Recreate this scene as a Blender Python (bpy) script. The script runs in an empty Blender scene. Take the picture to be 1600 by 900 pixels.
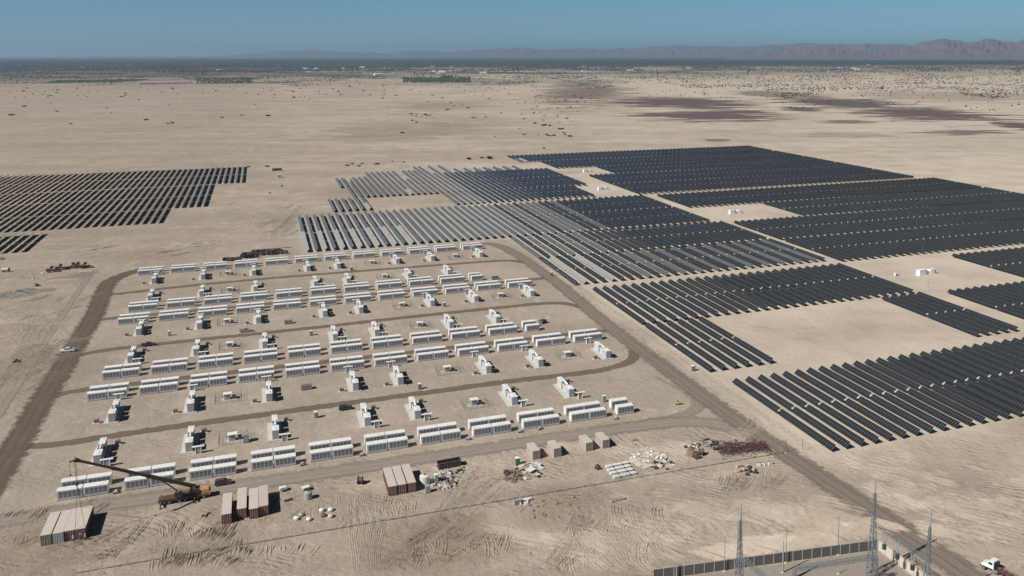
import bpy, math, random
from mathutils import Vector, Matrix, noise
random.seed(7)
R = math.radians
S = bpy.context.scene
COL = S.collection

# ------------------------------------------------------------------ camera, sky, sun, exposure
CAM_H = 121.0                                  # drone height in metres; +Y runs along the tracker rows, +X along the battery rows
cam_d = bpy.data.cameras.new('Camera'); cam = bpy.data.objects.new('Camera', cam_d); COL.objects.link(cam)
FPX, PITCH, YAW, PX, PY = 1408.717, R(7.841107), R(-21.075130), 950.0, 280.0
cam.location = (0, 0, CAM_H); cam.rotation_euler = (R(90) - PITCH, 0, YAW)
cam_d.sensor_width = 36; cam_d.lens = FPX / 1600 * 36
cam_d.shift_x = (800 - PX) / 1600; cam_d.shift_y = -(450 - PY) / 1600
cam_d.clip_start = 1; cam_d.clip_end = 200000
S.camera = cam

SUN_EL, SUN_AZ = R(42.5), R(196)                 # azimuth of the sun measured from +X towards +Y
w = bpy.data.worlds.new('World'); S.world = w; w.use_nodes = True
nt = w.node_tree; bg = nt.nodes['Background']
sky = nt.nodes.new('ShaderNodeTexSky'); sky.sky_type = 'NISHITA'; sky.sun_disc = False
sky.sun_elevation = SUN_EL; sky.sun_rotation = R(90) - SUN_AZ
sky.altitude = 0; sky.air_density = 1.0; sky.dust_density = 0.0; sky.ozone_density = 6.0
tint = nt.nodes.new('ShaderNodeMix'); tint.data_type = 'RGBA'; tint.blend_type = 'MULTIPLY'; tint.inputs[0].default_value = 1.0; tint.inputs[7].default_value = (0.60, 0.96, 1.12, 1)
nt.links.new(sky.outputs[0], tint.inputs[6]); 
# sky dimmed and warmed overhead to strip blue fill from the shadows
stc = nt.nodes.new('ShaderNodeTexCoord'); sxz = nt.nodes.new('ShaderNodeSeparateXYZ'); nt.links.new(stc.outputs['Generated'], sxz.inputs[0])
smr = nt.nodes.new('ShaderNodeMapRange'); smr.interpolation_type = 'SMOOTHSTEP'; smr.inputs[1].default_value = 0.08; smr.inputs[2].default_value = 0.5; nt.links.new(sxz.outputs[2], smr.inputs[0])
zen = nt.nodes.new('ShaderNodeMix'); zen.data_type = 'RGBA'; zen.inputs[6].default_value = (1.0, 1.0, 1.12, 1); zen.inputs[7].default_value = (0.62, 0.40, 0.27, 1); nt.links.new(smr.outputs[0], zen.inputs[0])
zml = nt.nodes.new('ShaderNodeMix'); zml.data_type = 'RGBA'; zml.blend_type = 'MULTIPLY'; zml.inputs[0].default_value = 1.0; nt.links.new(tint.outputs[2], zml.inputs[6]); nt.links.new(zen.outputs[2], zml.inputs[7]); nt.links.new(zml.outputs[2], bg.inputs[0]); bg.inputs[1].default_value = 0.05
sd = bpy.data.lights.new('Sun', 'SUN'); sd.energy = 5.0; sd.angle = R(0.5); sd.color = (1, 0.97, 0.935)
sun = bpy.data.objects.new('Sun', sd); COL.objects.link(sun)
sv = Vector((math.cos(SUN_AZ) * math.cos(SUN_EL), math.sin(SUN_AZ) * math.cos(SUN_EL), math.sin(SUN_EL)))
sun.rotation_euler = sv.to_track_quat('Z', 'Y').to_euler()
S.view_settings.view_transform = 'Standard'; S.view_settings.look = 'None'
S.view_settings.exposure = 0.2; S.view_settings.gamma = 1
S.render.engine = 'CYCLES'
S.cycles.max_bounces = 5; S.cycles.volume_bounces = 0
try: S.cycles.use_denoising = True
except Exception: pass

# ------------------------------------------------------------------ survey helpers: a mark seen by the camera -> a point on the ground
def at(px, py, z=0.0):
    u, v = (px - PX) / FPX, (py - PY) / FPX
    fy = math.cos(PITCH) - v * math.sin(PITCH); fz = -math.sin(PITCH) - v * math.cos(PITCH)
    t = (CAM_H - z) / -fz; x, y = u * t, fy * t
    return Vector((x * math.cos(YAW) - y * math.sin(YAW), x * math.sin(YAW) + y * math.cos(YAW), z))
def seen(x, y, z=0.0):
    X = x * math.cos(YAW) + y * math.sin(YAW); Y = -x * math.sin(YAW) + y * math.cos(YAW); Z = z - CAM_H
    f = Y * math.cos(PITCH) - Z * math.sin(PITCH)
    if f < 1: return (-9999, -9999)
    return (PX + FPX * X / f, PY - FPX * (Y * math.sin(PITCH) + Z * math.cos(PITCH)) / f)

# ------------------------------------------------------------------ materials
def nodes(m): return m.node_tree.nodes, m.node_tree.links
def mat(name, col, rough=0.6, metal=0.0, vary=0.12, scale=1.5, dust=0.0, bump=0.0, spec=0.5):
    m = bpy.data.materials.new(name); m.use_nodes = True; n, l = nodes(m)
    b = n['Principled BSDF']; b.inputs['Roughness'].default_value = rough; b.inputs['Metallic'].default_value = metal
    b.inputs['Specular IOR Level'].default_value = spec
    tc = n.new('ShaderNodeNewGeometry'); no = n.new('ShaderNodeTexNoise'); no.inputs['Scale'].default_value = scale; no.inputs['Detail'].default_value = 4
    l.new(tc.outputs['Position'], no.inputs['Vector'])
    mx = n.new('ShaderNodeMix'); mx.data_type = 'RGBA'
    a = [c * (1 - vary) for c in col]; c2 = [min(1, c * (1 + vary)) for c in col]
    mx.inputs[6].default_value = (*a, 1); mx.inputs[7].default_value = (*c2, 1)
    l.new(no.outputs['Fac'], mx.inputs[0]); out = mx.outputs[2]
    if dust > 0:
        sx = n.new('ShaderNodeSeparateXYZ'); l.new(tc.outputs['Normal'], sx.inputs[0])
        n2 = n.new('ShaderNodeTexNoise'); n2.inputs['Scale'].default_value = 0.9; n2.inputs['Detail'].default_value = 5
        l.new(tc.outputs['Position'], n2.inputs['Vector'])
        mr = n.new('ShaderNodeMapRange'); mr.inputs[1].default_value = 0.25; mr.inputs[2].default_value = 0.75
        l.new(n2.outputs['Fac'], mr.inputs[0])
        ad = n.new('ShaderNodeMath'); ad.operation = 'MULTIPLY_ADD'; ad.inputs[1].default_value = 0.6; ad.use_clamp = True
        l.new(sx.outputs['Z'], ad.inputs[0]); ad.inputs[2].default_value = 0.25
        mu = n.new('ShaderNodeMath'); mu.operation = 'MULTIPLY'; l.new(ad.outputs[0], mu.inputs[0]); l.new(mr.outputs[0], mu.inputs[1])
        m2 = n.new('ShaderNodeMath'); m2.operation = 'MULTIPLY'; m2.inputs[1].default_value = dust; l.new(mu.outputs[0], m2.inputs[0])
        md = n.new('ShaderNodeMix'); md.data_type = 'RGBA'; md.inputs[7].default_value = (0.40, 0.335, 0.27, 1)
        l.new(m2.outputs[0], md.inputs[0]); l.new(out, md.inputs[6]); out = md.outputs[2]
    l.new(out, b.inputs['Base Color'])
    if bump > 0:
        bp = n.new('ShaderNodeBump'); bp.inputs['Strength'].default_value = 0.5; bp.inputs['Distance'].default_value = bump
        l.new(no.outputs['Fac'], bp.inputs['Height']); l.new(bp.outputs[0], b.inputs['Normal'])
    return m
M = {
 'white': mat('white_paint', (0.74, 0.73, 0.705), 0.45, 0, 0.05, 0.8, 0.25),
 'roofwhite': mat('roof_white', (0.77, 0.755, 0.715), 0.6, 0, 0.10, 0.35, 0.5),
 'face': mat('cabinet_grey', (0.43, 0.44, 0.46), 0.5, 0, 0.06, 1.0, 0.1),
 'louvre': mat('louvre_grey', (0.24, 0.25, 0.265), 0.6, 0, 0.25, 4.0),
 'fan': mat('fan_dark', (0.11, 0.115, 0.12), 0.6, 0, 0.2, 4.0),
 'dark': mat('dark_steel', (0.035, 0.034, 0.033), 0.55, 0, 0.3, 2.0, 0.2),
 'rubber': mat('rubber', (0.02, 0.02, 0.02), 0.85, 0, 0.2, 2.0, 0.3),
 'concrete': mat('concrete', (0.56, 0.53, 0.48), 0.9, 0, 0.12, 1.2, 0.3),
 'slabm': mat('pad_concrete', (0.47, 0.44, 0.39), 0.9, 0, 0.12, 1.2, 0.4),
 'concrete2': mat('concrete_post', (0.42, 0.38, 0.33), 0.9, 0, 0.12, 1.2, 0.0),
 'galv': mat('galvanised', (0.17, 0.185, 0.19), 0.55, 0.1, 0.2, 1.5),
 'steel': mat('tracker_steel', (0.30, 0.31, 0.32), 0.5, 0.2, 0.1, 1.0),
 'transf': mat('transformer_grey', (0.50, 0.51, 0.51), 0.5, 0, 0.08, 1.0, 0.2),
 'radi': mat('radiator_grey', (0.28, 0.30, 0.31), 0.5, 0, 0.15, 3.0, 0.1),
 'kiosk': mat('kiosk_brown', (0.13, 0.10, 0.085), 0.7, 0, 0.2, 2.0, 0.2),
 'cream': mat('container_roof_dusty', (0.54, 0.475, 0.415), 0.7, 0, 0.10, 0.7, 0.35),
 'creampink': mat('container_roof_pinkish', (0.52, 0.41, 0.37), 0.7, 0, 0.10, 0.7, 0.3),
 'redox': mat('container_oxide_red', (0.13, 0.050, 0.042), 0.6, 0, 0.25, 0.8, 0.12),
 'brown': mat('container_brown', (0.20, 0.145, 0.095), 0.6, 0, 0.2, 0.8, 0.12),
 'bluegrey': mat('container_blue_grey', (0.30, 0.33, 0.34), 0.6, 0, 0.15, 0.8, 0.15),
 'beige': mat('container_beige', (0.42, 0.365, 0.315), 0.6, 0, 0.12, 0.8, 0.2),
 'doorbrown': mat('container_door_brown', (0.20, 0.165, 0.145), 0.6, 0, 0.2, 1.2, 0.1),
 'crane': mat('crane_ochre', (0.095, 0.058, 0.024), 0.5, 0, 0.2, 1.2, 0.25),
 'boom': mat('boom_brown', (0.095, 0.048, 0.026), 0.5, 0, 0.25, 1.0, 0.15),
 'cabor': mat('cab_orange', (0.46, 0.26, 0.10), 0.45, 0, 0.1, 1.0, 0.15),
 'glass': mat('window_glass', (0.03, 0.035, 0.04), 0.08, 0, 0.1, 1.0),
 'maroon': mat('maroon_paint', (0.085, 0.03, 0.035), 0.3, 0, 0.1, 1.0, 0.15),
 'carwhite': mat('white_car_paint', (0.74, 0.74, 0.72), 0.3, 0, 0.04, 1.0, 0.15),
 'carblack': mat('black_car_paint', (0.02, 0.022, 0.025), 0.25, 0, 0.1, 1.0, 0.12),
 'carsilver': mat('silver_car_paint', (0.42, 0.42, 0.40), 0.35, 0.2, 0.08, 1.0, 0.2),
 'green': mat('toilet_green', (0.03, 0.12, 0.06), 0.5, 0, 0.15, 1.0, 0.1),
 'toiletgrey': mat('toilet_grey', (0.14, 0.16, 0.18), 0.5, 0, 0.15, 1.0, 0.1),
 'ivory': mat('tank_ivory', (0.62, 0.60, 0.50), 0.5, 0, 0.08, 1.0, 0.2),
 'olive': mat('drum_olive', (0.30, 0.31, 0.25), 0.6, 0, 0.15, 1.0, 0.2),
 'wood': mat('weathered_wood', (0.27, 0.19, 0.125), 0.85, 0, 0.3, 3.0, 0.15),
 'woodpale': mat('pale_wood', (0.45, 0.37, 0.27), 0.85, 0, 0.25, 3.0, 0.1),
 'magenta': mat('cable_maroon', (0.125, 0.038, 0.052), 0.6, 0, 0.35, 4.0, 0.2),
 'plastic': mat('white_sheet', (0.52, 0.46, 0.39), 0.6, 0, 0.12, 1.5, 0.3, 0.05),
 'bag': mat('white_bag', (0.66, 0.64, 0.60), 0.8, 0, 0.12, 2.0, 0.2, 0.03),
 'reddark': mat('chassis_red', (0.13, 0.036, 0.03), 0.5, 0, 0.25, 1.5, 0.2),
 'yellow': mat('machine_yellow', (0.50, 0.30, 0.05), 0.5, 0, 0.15, 1.5, 0.2),
 'wallpanel': mat('wall_panel_grey', (0.10, 0.092, 0.085), 0.85, 0, 0.12, 0.8, 0.0),
 'wallpost': mat('wall_post_pale', (0.36, 0.335, 0.30), 0.85, 0, 0.1, 1.5, 0.0),
 'wallcream': mat('wall_cream', (0.52, 0.47, 0.38), 0.85, 0, 0.08, 0.8, 0.1),
 'rope': mat('steel_rope', (0.04, 0.035, 0.03), 0.6, 0, 0.1, 1.0),
 'skin': mat('skin', (0.25, 0.14, 0.09), 0.6, 0, 0.05, 1.0),
 'vest': mat('hi_vis_vest', (0.62, 0.55, 0.42), 0.8, 0, 0.1, 1.0),
 'cloth': mat('work_trousers', (0.05, 0.055, 0.08), 0.9, 0, 0.1, 1.0),
 'leaf': mat('shrub_leaf', (0.055, 0.058, 0.036), 0.8, 0, 0.5, 0.6),
 'leaf2': mat('palm_leaf', (0.035, 0.048, 0.034), 0.8, 0, 0.5, 0.05),
 'bark': mat('shrub_stem', (0.10, 0.075, 0.05), 0.9, 0, 0.3, 2.0),
 'reel': mat('cable_reel_dark', (0.05, 0.045, 0.042), 0.6, 0, 0.4, 1.5, 0.15),
 'redmach': mat('machine_red_brown', (0.17, 0.055, 0.035), 0.5, 0, 0.25, 1.5, 0.2),
}

# ------------------------------------------------------------------ mesh builder
class MB:
    def __init__(s): s.v = []; s.f = []
    def add(s, vs, fs):
        k = len(s.v); s.v += [tuple(p) for p in vs]; s.f += [tuple(i + k for i in f) for f in fs]; return s
    def box(s, x0, y0, z0, x1, y1, z1, mx=None):
        vs = [Vector((x, y, z)) for z in (z0, z1) for (x, y) in ((x0, y0), (x1, y0), (x1, y1), (x0, y1))]
        if mx: vs = [mx @ p for p in vs]
        return s.add(vs, [(3, 2, 1, 0), (4, 5, 6, 7), (0, 1, 5, 4), (1, 2, 6, 5), (2, 3, 7, 6), (3, 0, 4, 7)])
    def bevbox(s, x0, y0, z0, x1, y1, z1, c=0.1):
        # box whose upper edges are chamfered
        lo = [(x0, y0), (x1, y0), (x1, y1), (x0, y1)]; hi = [(x0 + c, y0 + c), (x1 - c, y0 + c), (x1 - c, y1 - c), (x0 + c, y1 - c)]
        vs = [(x, y, z0) for x, y in lo] + [(x, y, z1 - c) for x, y in lo] + [(x, y, z1) for x, y in hi]
        fs = [(3, 2, 1, 0), (8, 9, 10, 11)]
        for k in (0, 4):
            for i in range(4): j = (i + 1) % 4; fs.append((k + i, k + j, k + 4 + j, k + 4 + i))
        return s.add(vs, fs)
    def beam(s, p, q, w=0.1, h=None):
        p, q = Vector(p), Vector(q); d = (q - p)
        if d.length < 1e-6: return s
        d.normalize(); a = d.cross(Vector((0, 0, 1)))
        if a.length < 1e-3: a = Vector((1, 0, 0))
        a.normalize(); b = a.cross(d); h = h or w; a = a * w / 2; b = b * h / 2
        vs = [p - a - b, p + a - b, p + a + b, p - a + b, q - a - b, q + a - b, q + a + b, q - a + b]
        return s.add(vs, [(0, 1, 2, 3), (7, 6, 5, 4), (0, 4, 5, 1), (1, 5, 6, 2), (2, 6, 7, 3), (3, 7, 4, 0)])
    def cyl(s, p, q, r, n=12, r2=None, cap=True):
        p, q = Vector(p), Vector(q); d = (q - p).normalized(); r2 = r if r2 is None else r2
        a = d.cross(Vector((0, 0, 1)))
        if a.length < 1e-3: a = Vector((1, 0, 0))
        a.normalize(); b = d.cross(a)
        vs = []
        for c, rr in ((p, r), (q, r2)):
            for i in range(n):
                t = 2 * math.pi * i / n; vs.append(c + a * math.cos(t) * rr + b * math.sin(t) * rr)
        fs = [(i, (i + 1) % n, n + (i + 1) % n, n + i) for i in range(n)]
        if cap: fs += [tuple(range(n - 1, -1, -1)), tuple(range(n, 2 * n))]
        return s.add(vs, fs)
    def prism(s, prof, x0, x1, axis='x'):
        n = len(prof); vs = []
        for x in (x0, x1):
            for (a, b) in prof: vs.append((x, a, b) if axis == 'x' else (a, x, b) if axis == 'y' else (a, b, x))
        fs = [(i, (i + 1) % n, n + (i + 1) % n, n + i) for i in range(n)] + [tuple(range(n - 1, -1, -1)), tuple(range(n, 2 * n))]
        return s.add(vs, fs)
    def blob(s, c, r, seed=0, n=7, k=5, flat=0.8, rough=0.25):
        rnd = random.Random(seed); vs = []; fs = []
        for j in range(k + 1):
            ph = math.pi * j / k
            for i in range(n):
                th = 2 * math.pi * i / n; rr = r * (1 + rnd.uniform(-rough, rough))
                vs.append((c[0] + rr * math.sin(ph) * math.cos(th), c[1] + rr * math.sin(ph) * math.sin(th), c[2] + rr * flat * math.cos(ph)))
        for j in range(k):
            for i in range(n): i2 = (i + 1) % n; fs.append((j * n + i2, j * n + i, (j + 1) * n + i, (j + 1) * n + i2))
        return s.add(vs, fs)
    def mesh(s, name, m, smooth=False):
        me = bpy.data.meshes.new(name); me.from_pydata(s.v, [], s.f); me.validate()
        import bmesh
        bm = bmesh.new(); bm.from_mesh(me); bmesh.ops.recalc_face_normals(bm, faces=bm.faces); bm.to_mesh(me); bm.free()
        me.materials.append(m)
        if smooth:
            for p in me.polygons: p.use_smooth = True
        return me
def obj(name, me, parent=None, m=None, loc=None):
    if isinstance(me, MB): me = me.mesh(name, m)
    o = bpy.data.objects.new(name, me); COL.objects.link(o)
    if parent: o.parent = parent
    if loc: o.location = loc
    return o
def tag(o, label, cat, group=None):
    o['label'] = label; o['category'] = cat
    if group: o['group'] = group
    return o
def struct(name, me, m=None):
    o = obj(name, me, None, m); o['kind'] = 'structure'; return o
def thing(name, label, cat, loc=(0, 0, 0), rz=0.0, group=None):
    o = bpy.data.objects.new(name, None); COL.objects.link(o); o.empty_display_size = 0.2
    o.location = loc; o.rotation_euler = (0, 0, rz); return tag(o, label, cat, group)
def dup(root, loc, rz=None, label=None, group=None):
    r = root.copy(); COL.objects.link(r); r.location = loc
    if rz is not None: r.rotation_euler = (0, 0, rz)
    if label: r['label'] = label
    if group: r['group'] = group
    for ch in root.children:
        c = ch.copy(); COL.objects.link(c); c.parent = r
        for g in ch.children:
            d = g.copy(); COL.objects.link(d); d.parent = c
    return r
ORD = ['zeroth', 'first', 'second', 'third', 'fourth', 'fifth', 'sixth', 'seventh', 'eighth', 'ninth', 'tenth', 'eleventh', 'twelfth', 'thirteenth', 'fourteenth', 'fifteenth', 'sixteenth', 'seventeenth', 'eighteenth', 'nineteenth', 'twentieth']
def nth(i):
    if i <= 20: return ORD[i]
    t = ['', '', 'twenty', 'thirty', 'forty', 'fifty', 'sixty'][i // 10]
    return (t[:-1] + 'ieth') if i % 10 == 0 else t + '-' + ORD[i % 10]

# ------------------------------------------------------------------ ground
def ground_material():
    m = bpy.data.materials.new('desert_soil'); m.use_nodes = True; n, l = nodes(m); b = n['Principled BSDF']
    b.inputs['Roughness'].default_value = 0.95; b.inputs['Specular IOR Level'].default_value = 0.15
    geo = n.new('ShaderNodeNewGeometry'); pos = geo.outputs['Position']
    def noise(scale, detail=4, vec=None, rough=0.55, dist=0.0):
        t = n.new('ShaderNodeTexNoise'); t.inputs['Scale'].default_value = scale; t.inputs['Detail'].default_value = detail
        t.inputs['Roughness'].default_value = rough; t.inputs['Distortion'].default_value = dist
        l.new(vec or pos, t.inputs['Vector']); return t.outputs['Fac']
    def rng(v, a, c, lo=0.0, hi=1.0):
        t = n.new('ShaderNodeMapRange'); t.interpolation_type = 'SMOOTHSTEP'
        for i, q in ((1, a), (2, c), (3, lo), (4, hi)): t.inputs[i].default_value = q
        l.new(v, t.inputs[0]); return t.outputs[0]
    def ma(op, a, c, clamp=False):
        t = n.new('ShaderNodeMath'); t.operation = op; t.use_clamp = clamp
        for i, q in ((0, a), (1, c)):
            if isinstance(q, (int, float)): t.inputs[i].default_value = q
            else: l.new(q, t.inputs[i])
        return t.outputs[0]
    def mix(f, a, c, mode='MIX'):
        t = n.new('ShaderNodeMix'); t.data_type = 'RGBA'; t.blend_type = mode
        if isinstance(f, (int, float)): t.inputs[0].default_value = f
        else: l.new(f, t.inputs[0])
        for i, q in ((6, a), (7, c)):
            if isinstance(q, tuple): t.inputs[i].default_value = (*q, 1)
            else: l.new(q, t.inputs[i])
        return t.outputs[2]
    def warp(vec, sc, amp):
        t = n.new('ShaderNodeTexNoise'); t.inputs['Scale'].default_value = sc; t.inputs['Detail'].default_value = 2; l.new(vec, t.inputs['Vector'])
        v = n.new('ShaderNodeVectorMath'); v.operation = 'MULTIPLY_ADD'; v.inputs[1].default_value = (amp, amp, 0); l.new(t.outputs['Color'], v.inputs[0]); l.new(vec, v.inputs[2]); return v.outputs[0]
    sep = n.new('ShaderNodeSeparateXYZ'); l.new(pos, sep.inputs[0]); X, Y = sep.outputs[0], sep.outputs[1]
    # frame turned by the heading of the plain, for streaks and flats that lie across it
    mp = n.new('ShaderNodeMapping'); mp.inputs['Rotation'].default_value = (0, 0, -YAW); l.new(pos, mp.inputs['Vector']); rot = mp.outputs[0]
    st = n.new('ShaderNodeMapping'); st.inputs['Scale'].default_value = (0.16, 1.0, 1.0); l.new(rot, st.inputs['Vector']); streak = st.outputs[0]
    big = noise(0.0045, 5, rough=0.6); mid = noise(0.03, 5); small = noise(0.22, 5, rough=0.65); fine = noise(1.1, 4, rough=0.7)
    stk = noise(0.02, 5, streak, 0.6)
    c = mix(rng(big, 0.3, 0.7), (0.355, 0.290, 0.222), (0.430, 0.357, 0.280))
    c = mix(rng(X, 120, -110, 0.0, 0.42), c, (0.27, 0.222, 0.178))          # greyer, siltier soil on the west side of the site
    c = mix(rng(mid, 0.40, 0.68, 0.0, 0.6), c, (0.27, 0.220, 0.172))
    c = mix(rng(noise(0.09, 5, rough=0.7, dist=0.6), 0.50, 0.70, 0.0, 0.55), c, (0.50, 0.43, 0.345))
    c = mix(rng(stk, 0.42, 0.66, 0.0, 0.50), c, (0.25, 0.205, 0.163))
    c = mix(rng(small, 0.52, 0.80, 0.0, 0.45), c, (0.47, 0.40, 0.315))
    c = mix(rng(fine, 0.25, 0.55, 0.30, 0.0), c, (0.20, 0.16, 0.125))
    pale = ma('MULTIPLY', ma('MAXIMUM', ma('MULTIPLY', ma('MULTIPLY', rng(X, 144, 158), rng(Y, 206, 226)), rng(Y, 1150, 720)), ma('MULTIPLY', rng(ma('ADD', X, ma('MULTIPLY', big, 1800)), 900, 2300), rng(Y, 560, 1100, 0, 0.85))), rng(ma('ADD', mid, ma('MULTIPLY', stk, 0.6)), 1.15, 0.55, 0.35, 0.95))
    c = mix(pale, c, (0.520, 0.445, 0.350))                                    # paler wind-blown sand across the solar field
    brn = None
    for (px, py, rr, k) in ((660, 850, 17, .75), (60, 850, 16, .6), (330, 850, 16, .45), (1020, 900, 14, .4), (880, 790, 14, .5), (480, 345, 26, .5), (60, 590, 34, .45), (240, 400, 26, .4), (560, 300, 40, .5), (950, 660, 14, .3)):
        g = at(px, py); v1 = n.new('ShaderNodeVectorMath'); v1.operation = 'DISTANCE'; v1.inputs[1].default_value = (g.x, g.y, 0); l.new(pos, v1.inputs[0])
        e = rng(ma('ADD', ma('DIVIDE', v1.outputs['Value'], rr), ma('MULTIPLY', ma('SUBTRACT', mid, 0.5), 3.0)), 1.25, 0.4, 0.0, k); brn = e if brn is None else ma('MAXIMUM', brn, e)
    c = mix(brn, c, (0.235, 0.183, 0.138))                                     # damp, darker dug soil
    # disturbed ground: curving ruts left by machines
    ws = []
    for (rz, sc, wsc, amp, seed) in ((0.3, 0.11, 0.012, 60.0, 0), (1.5, 0.135, 0.016, 50.0, 40), (-0.75, 0.10, 0.03, 20.0, 90), (2.3, 0.16, 0.02, 24.0, 150)):
        mm = n.new('ShaderNodeMapping'); mm.inputs['Rotation'].default_value = (0, 0, rz); mm.inputs['Location'].default_value = (seed, seed, 0)
        l.new(warp(pos, wsc, amp), mm.inputs['Vector'])
        wv = n.new('ShaderNodeTexWave'); wv.wave_type = 'BANDS'; wv.bands_direction = 'X'; wv.inputs['Scale'].default_value = sc
        wv.inputs['Distortion'].default_value = 4.5; wv.inputs['Detail'].default_value = 3; wv.inputs['Detail Scale'].default_value = 1.2; wv.inputs['Detail Roughness'].default_value = 0.65
        l.new(mm.outputs[0], wv.inputs['Vector'])
        loc = n.new('ShaderNodeMapping'); loc.inputs['Location'].default_value = (seed * 7.3, seed * 3.1, 0); l.new(pos, loc.inputs['Vector'])
        mask = rng(noise(0.05, 5, loc.outputs[0], 0.7), 0.50, 0.66)
        ws.append(ma('MULTIPLY', wv.outputs['Fac'], mask))
    ruts = ma('MAXIMUM', ma('MAXIMUM', ws[0], ws[1]), ma('MAXIMUM', ws[2], ws[3])); ruts = ma('MULTIPLY', ruts, rng(noise(0.35, 4, rough=0.7), 0.30, 0.62, 0.15, 1.0))
    near = ma('MULTIPLY', rng(Y, 900, 480), rng(X, -260, -120)); near = ma('MULTIPLY', near, rng(X, 330, 200))
    pad = ma('MULTIPLY', ma('MULTIPLY', rng(Y, 262, 274), rng(Y, 585, 560)), ma('MULTIPLY', rng(X, -92, -80), rng(X, 152, 142)))
    calm = ma('SUBTRACT', 1.0, ma('MULTIPLY', pad, 0.62)); field = ma('MULTIPLY', rng(X, 149, 156), rng(Y, 214, 221)); calm = ma('MULTIPLY', calm, ma('SUBTRACT', 1.0, ma('MULTIPLY', field, 0.75)))
    rutm = ma('MULTIPLY', ma('MULTIPLY', ruts, near), calm)
    c = mix(ma('MULTIPLY', rutm, 0.34), c, (0.215, 0.175, 0.138))
    c = mix(ma('MULTIPLY', pad, 0.22), c, (0.29, 0.255, 0.215))               # gravelled pad under the batteries
    grit = ma('MULTIPLY', ma('MULTIPLY', rng(X, 17, 24), rng(X, 260, 160)), ma('MULTIPLY', rng(Y, 570, 577), rng(Y, 712, 705)))
    c = mix(ma('MULTIPLY', grit, 0.5), c, (0.42, 0.395, 0.355))                # greyer graded grit under the older rows
    # the dark damp flats far out on the plain
    st2 = n.new('ShaderNodeMapping'); st2.inputs['Scale'].default_value = (0.24, 1.0, 1.0); l.new(rot, st2.inputs['Vector'])
    rag = noise(0.022, 6, st2.outputs[0], 0.70)
    best = None
    for (px, py, rx, ry, k) in ((915, 143, 60, 11, .8), (905, 131, 50, 6, .6), (1060, 160, 105, 7, 1), (1110, 180, 95, 6, 1), (1220, 147, 60, 4, .7), (1315, 160, 78, 7.5, 1), (1258, 171, 28, 3.5, 1), (1440, 177, 88, 9, 1),
                            (1322, 190, 38, 2, .8), (1500, 207, 75, 2.6, .8), (1590, 195, 35, 7, 1), (1119, 219, 18, 1.6, .8), (1330, 211, 60, 3, .35), (620, 205, 90, 12, .28), (700, 165, 60, 6, .3), (1480, 150, 130, 6, .4), (760, 128, 120, 4, .5), (200, 112, 300, 5, .45)):
        g = at(px, py); gx = g.x * math.cos(YAW) + g.y * math.sin(YAW); gy = -g.x * math.sin(YAW) + g.y * math.cos(YAW)
        D = gy; ru = rx * D / FPX; near_y = at(px, py + ry); far_y = at(px, max(92, py - ry)); rv = (far_y - near_y).length / 2 * 1.3; ru *= 1.1
        v1 = n.new('ShaderNodeVectorMath'); v1.operation = 'SUBTRACT'; v1.inputs[1].default_value = (gx, gy, 0); l.new(rot, v1.inputs[0])
        v2 = n.new('ShaderNodeVectorMath'); v2.operation = 'MULTIPLY'; v2.inputs[1].default_value = (1 / ru, 1 / rv, 0); l.new(v1.outputs[0], v2.inputs[0])
        v3 = n.new('ShaderNodeVectorMath'); v3.operation = 'LENGTH'; l.new(v2.outputs[0], v3.inputs[0])
        d = ma('ADD', v3.outputs['Value'], ma('MULTIPLY', ma('SUBTRACT', rag, 0.5), 5.0))
        e = rng(d, 1.10, 0.78, 0.0, k); best = e if best is None else ma('MAXIMUM', best, e)
    c = mix(best, c, (0.112, 0.088, 0.078))
    # scrub cover of the distant valley floor
    sc1 = noise(0.0035, 6, st2.outputs[0], 0.7); sc2 = noise(0.02, 3, streak, 0.6)
    cov = ma('MULTIPLY', rng(ma('ADD', ma('MULTIPLY', sc1, 0.65), ma('MULTIPLY', sc2, 0.35)), 0.42, 0.54), rng(Y, 3200, 6500))
    cov = ma('MAXIMUM', cov, ma('MULTIPLY', rng(Y, 6500, 10000), rng(noise(0.0006, 4, streak), 0.22, 0.34)))
    c = mix(ma('MULTIPLY', cov, 0.93), c, (0.036, 0.040, 0.036))
    l.new(c, b.inputs['Base Color'])
    # relief
    clod = noise(0.65, 5, rough=0.75)
    h = ma('ADD', ma('MULTIPLY', rutm, -0.30), ma('ADD', ma('MULTIPLY', clod, 0.16), ma('MULTIPLY', small, 0.5)))
    h = ma('ADD', h, ma('MULTIPLY', mid, 1.6))
    bp = n.new('ShaderNodeBump'); bp.inputs['Strength'].default_value = 0.85; bp.inputs['Distance'].default_value = 1.0
    l.new(h, bp.inputs['Height']); l.new(bp.outputs[0], b.inputs['Normal'])
    return m
def graded(lo, hi, step, grow):
    a = [0.0]; s_ = step
    while a[-1] < hi: a.append(a[-1] + s_); s_ *= grow
    bneg = [0.0]; s_ = step
    while bneg[-1] > lo: bneg.append(bneg[-1] - s_); s_ *= grow
    return sorted(set(bneg[1:] + a))
gx = graded(-60000, 60000, 40, 1.13); gy = graded(-3000, 60000, 40, 1.13)
mb = MB(); mb.v = [(x, y, 0.0) for y in gy for x in gx]; nx = len(gx)
mb.f = [(j * nx + i, j * nx + i + 1, (j + 1) * nx + i + 1, (j + 1) * nx + i) for j in range(len(gy) - 1) for i in range(nx - 1)]
struct('ground', mb, ground_material())

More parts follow.
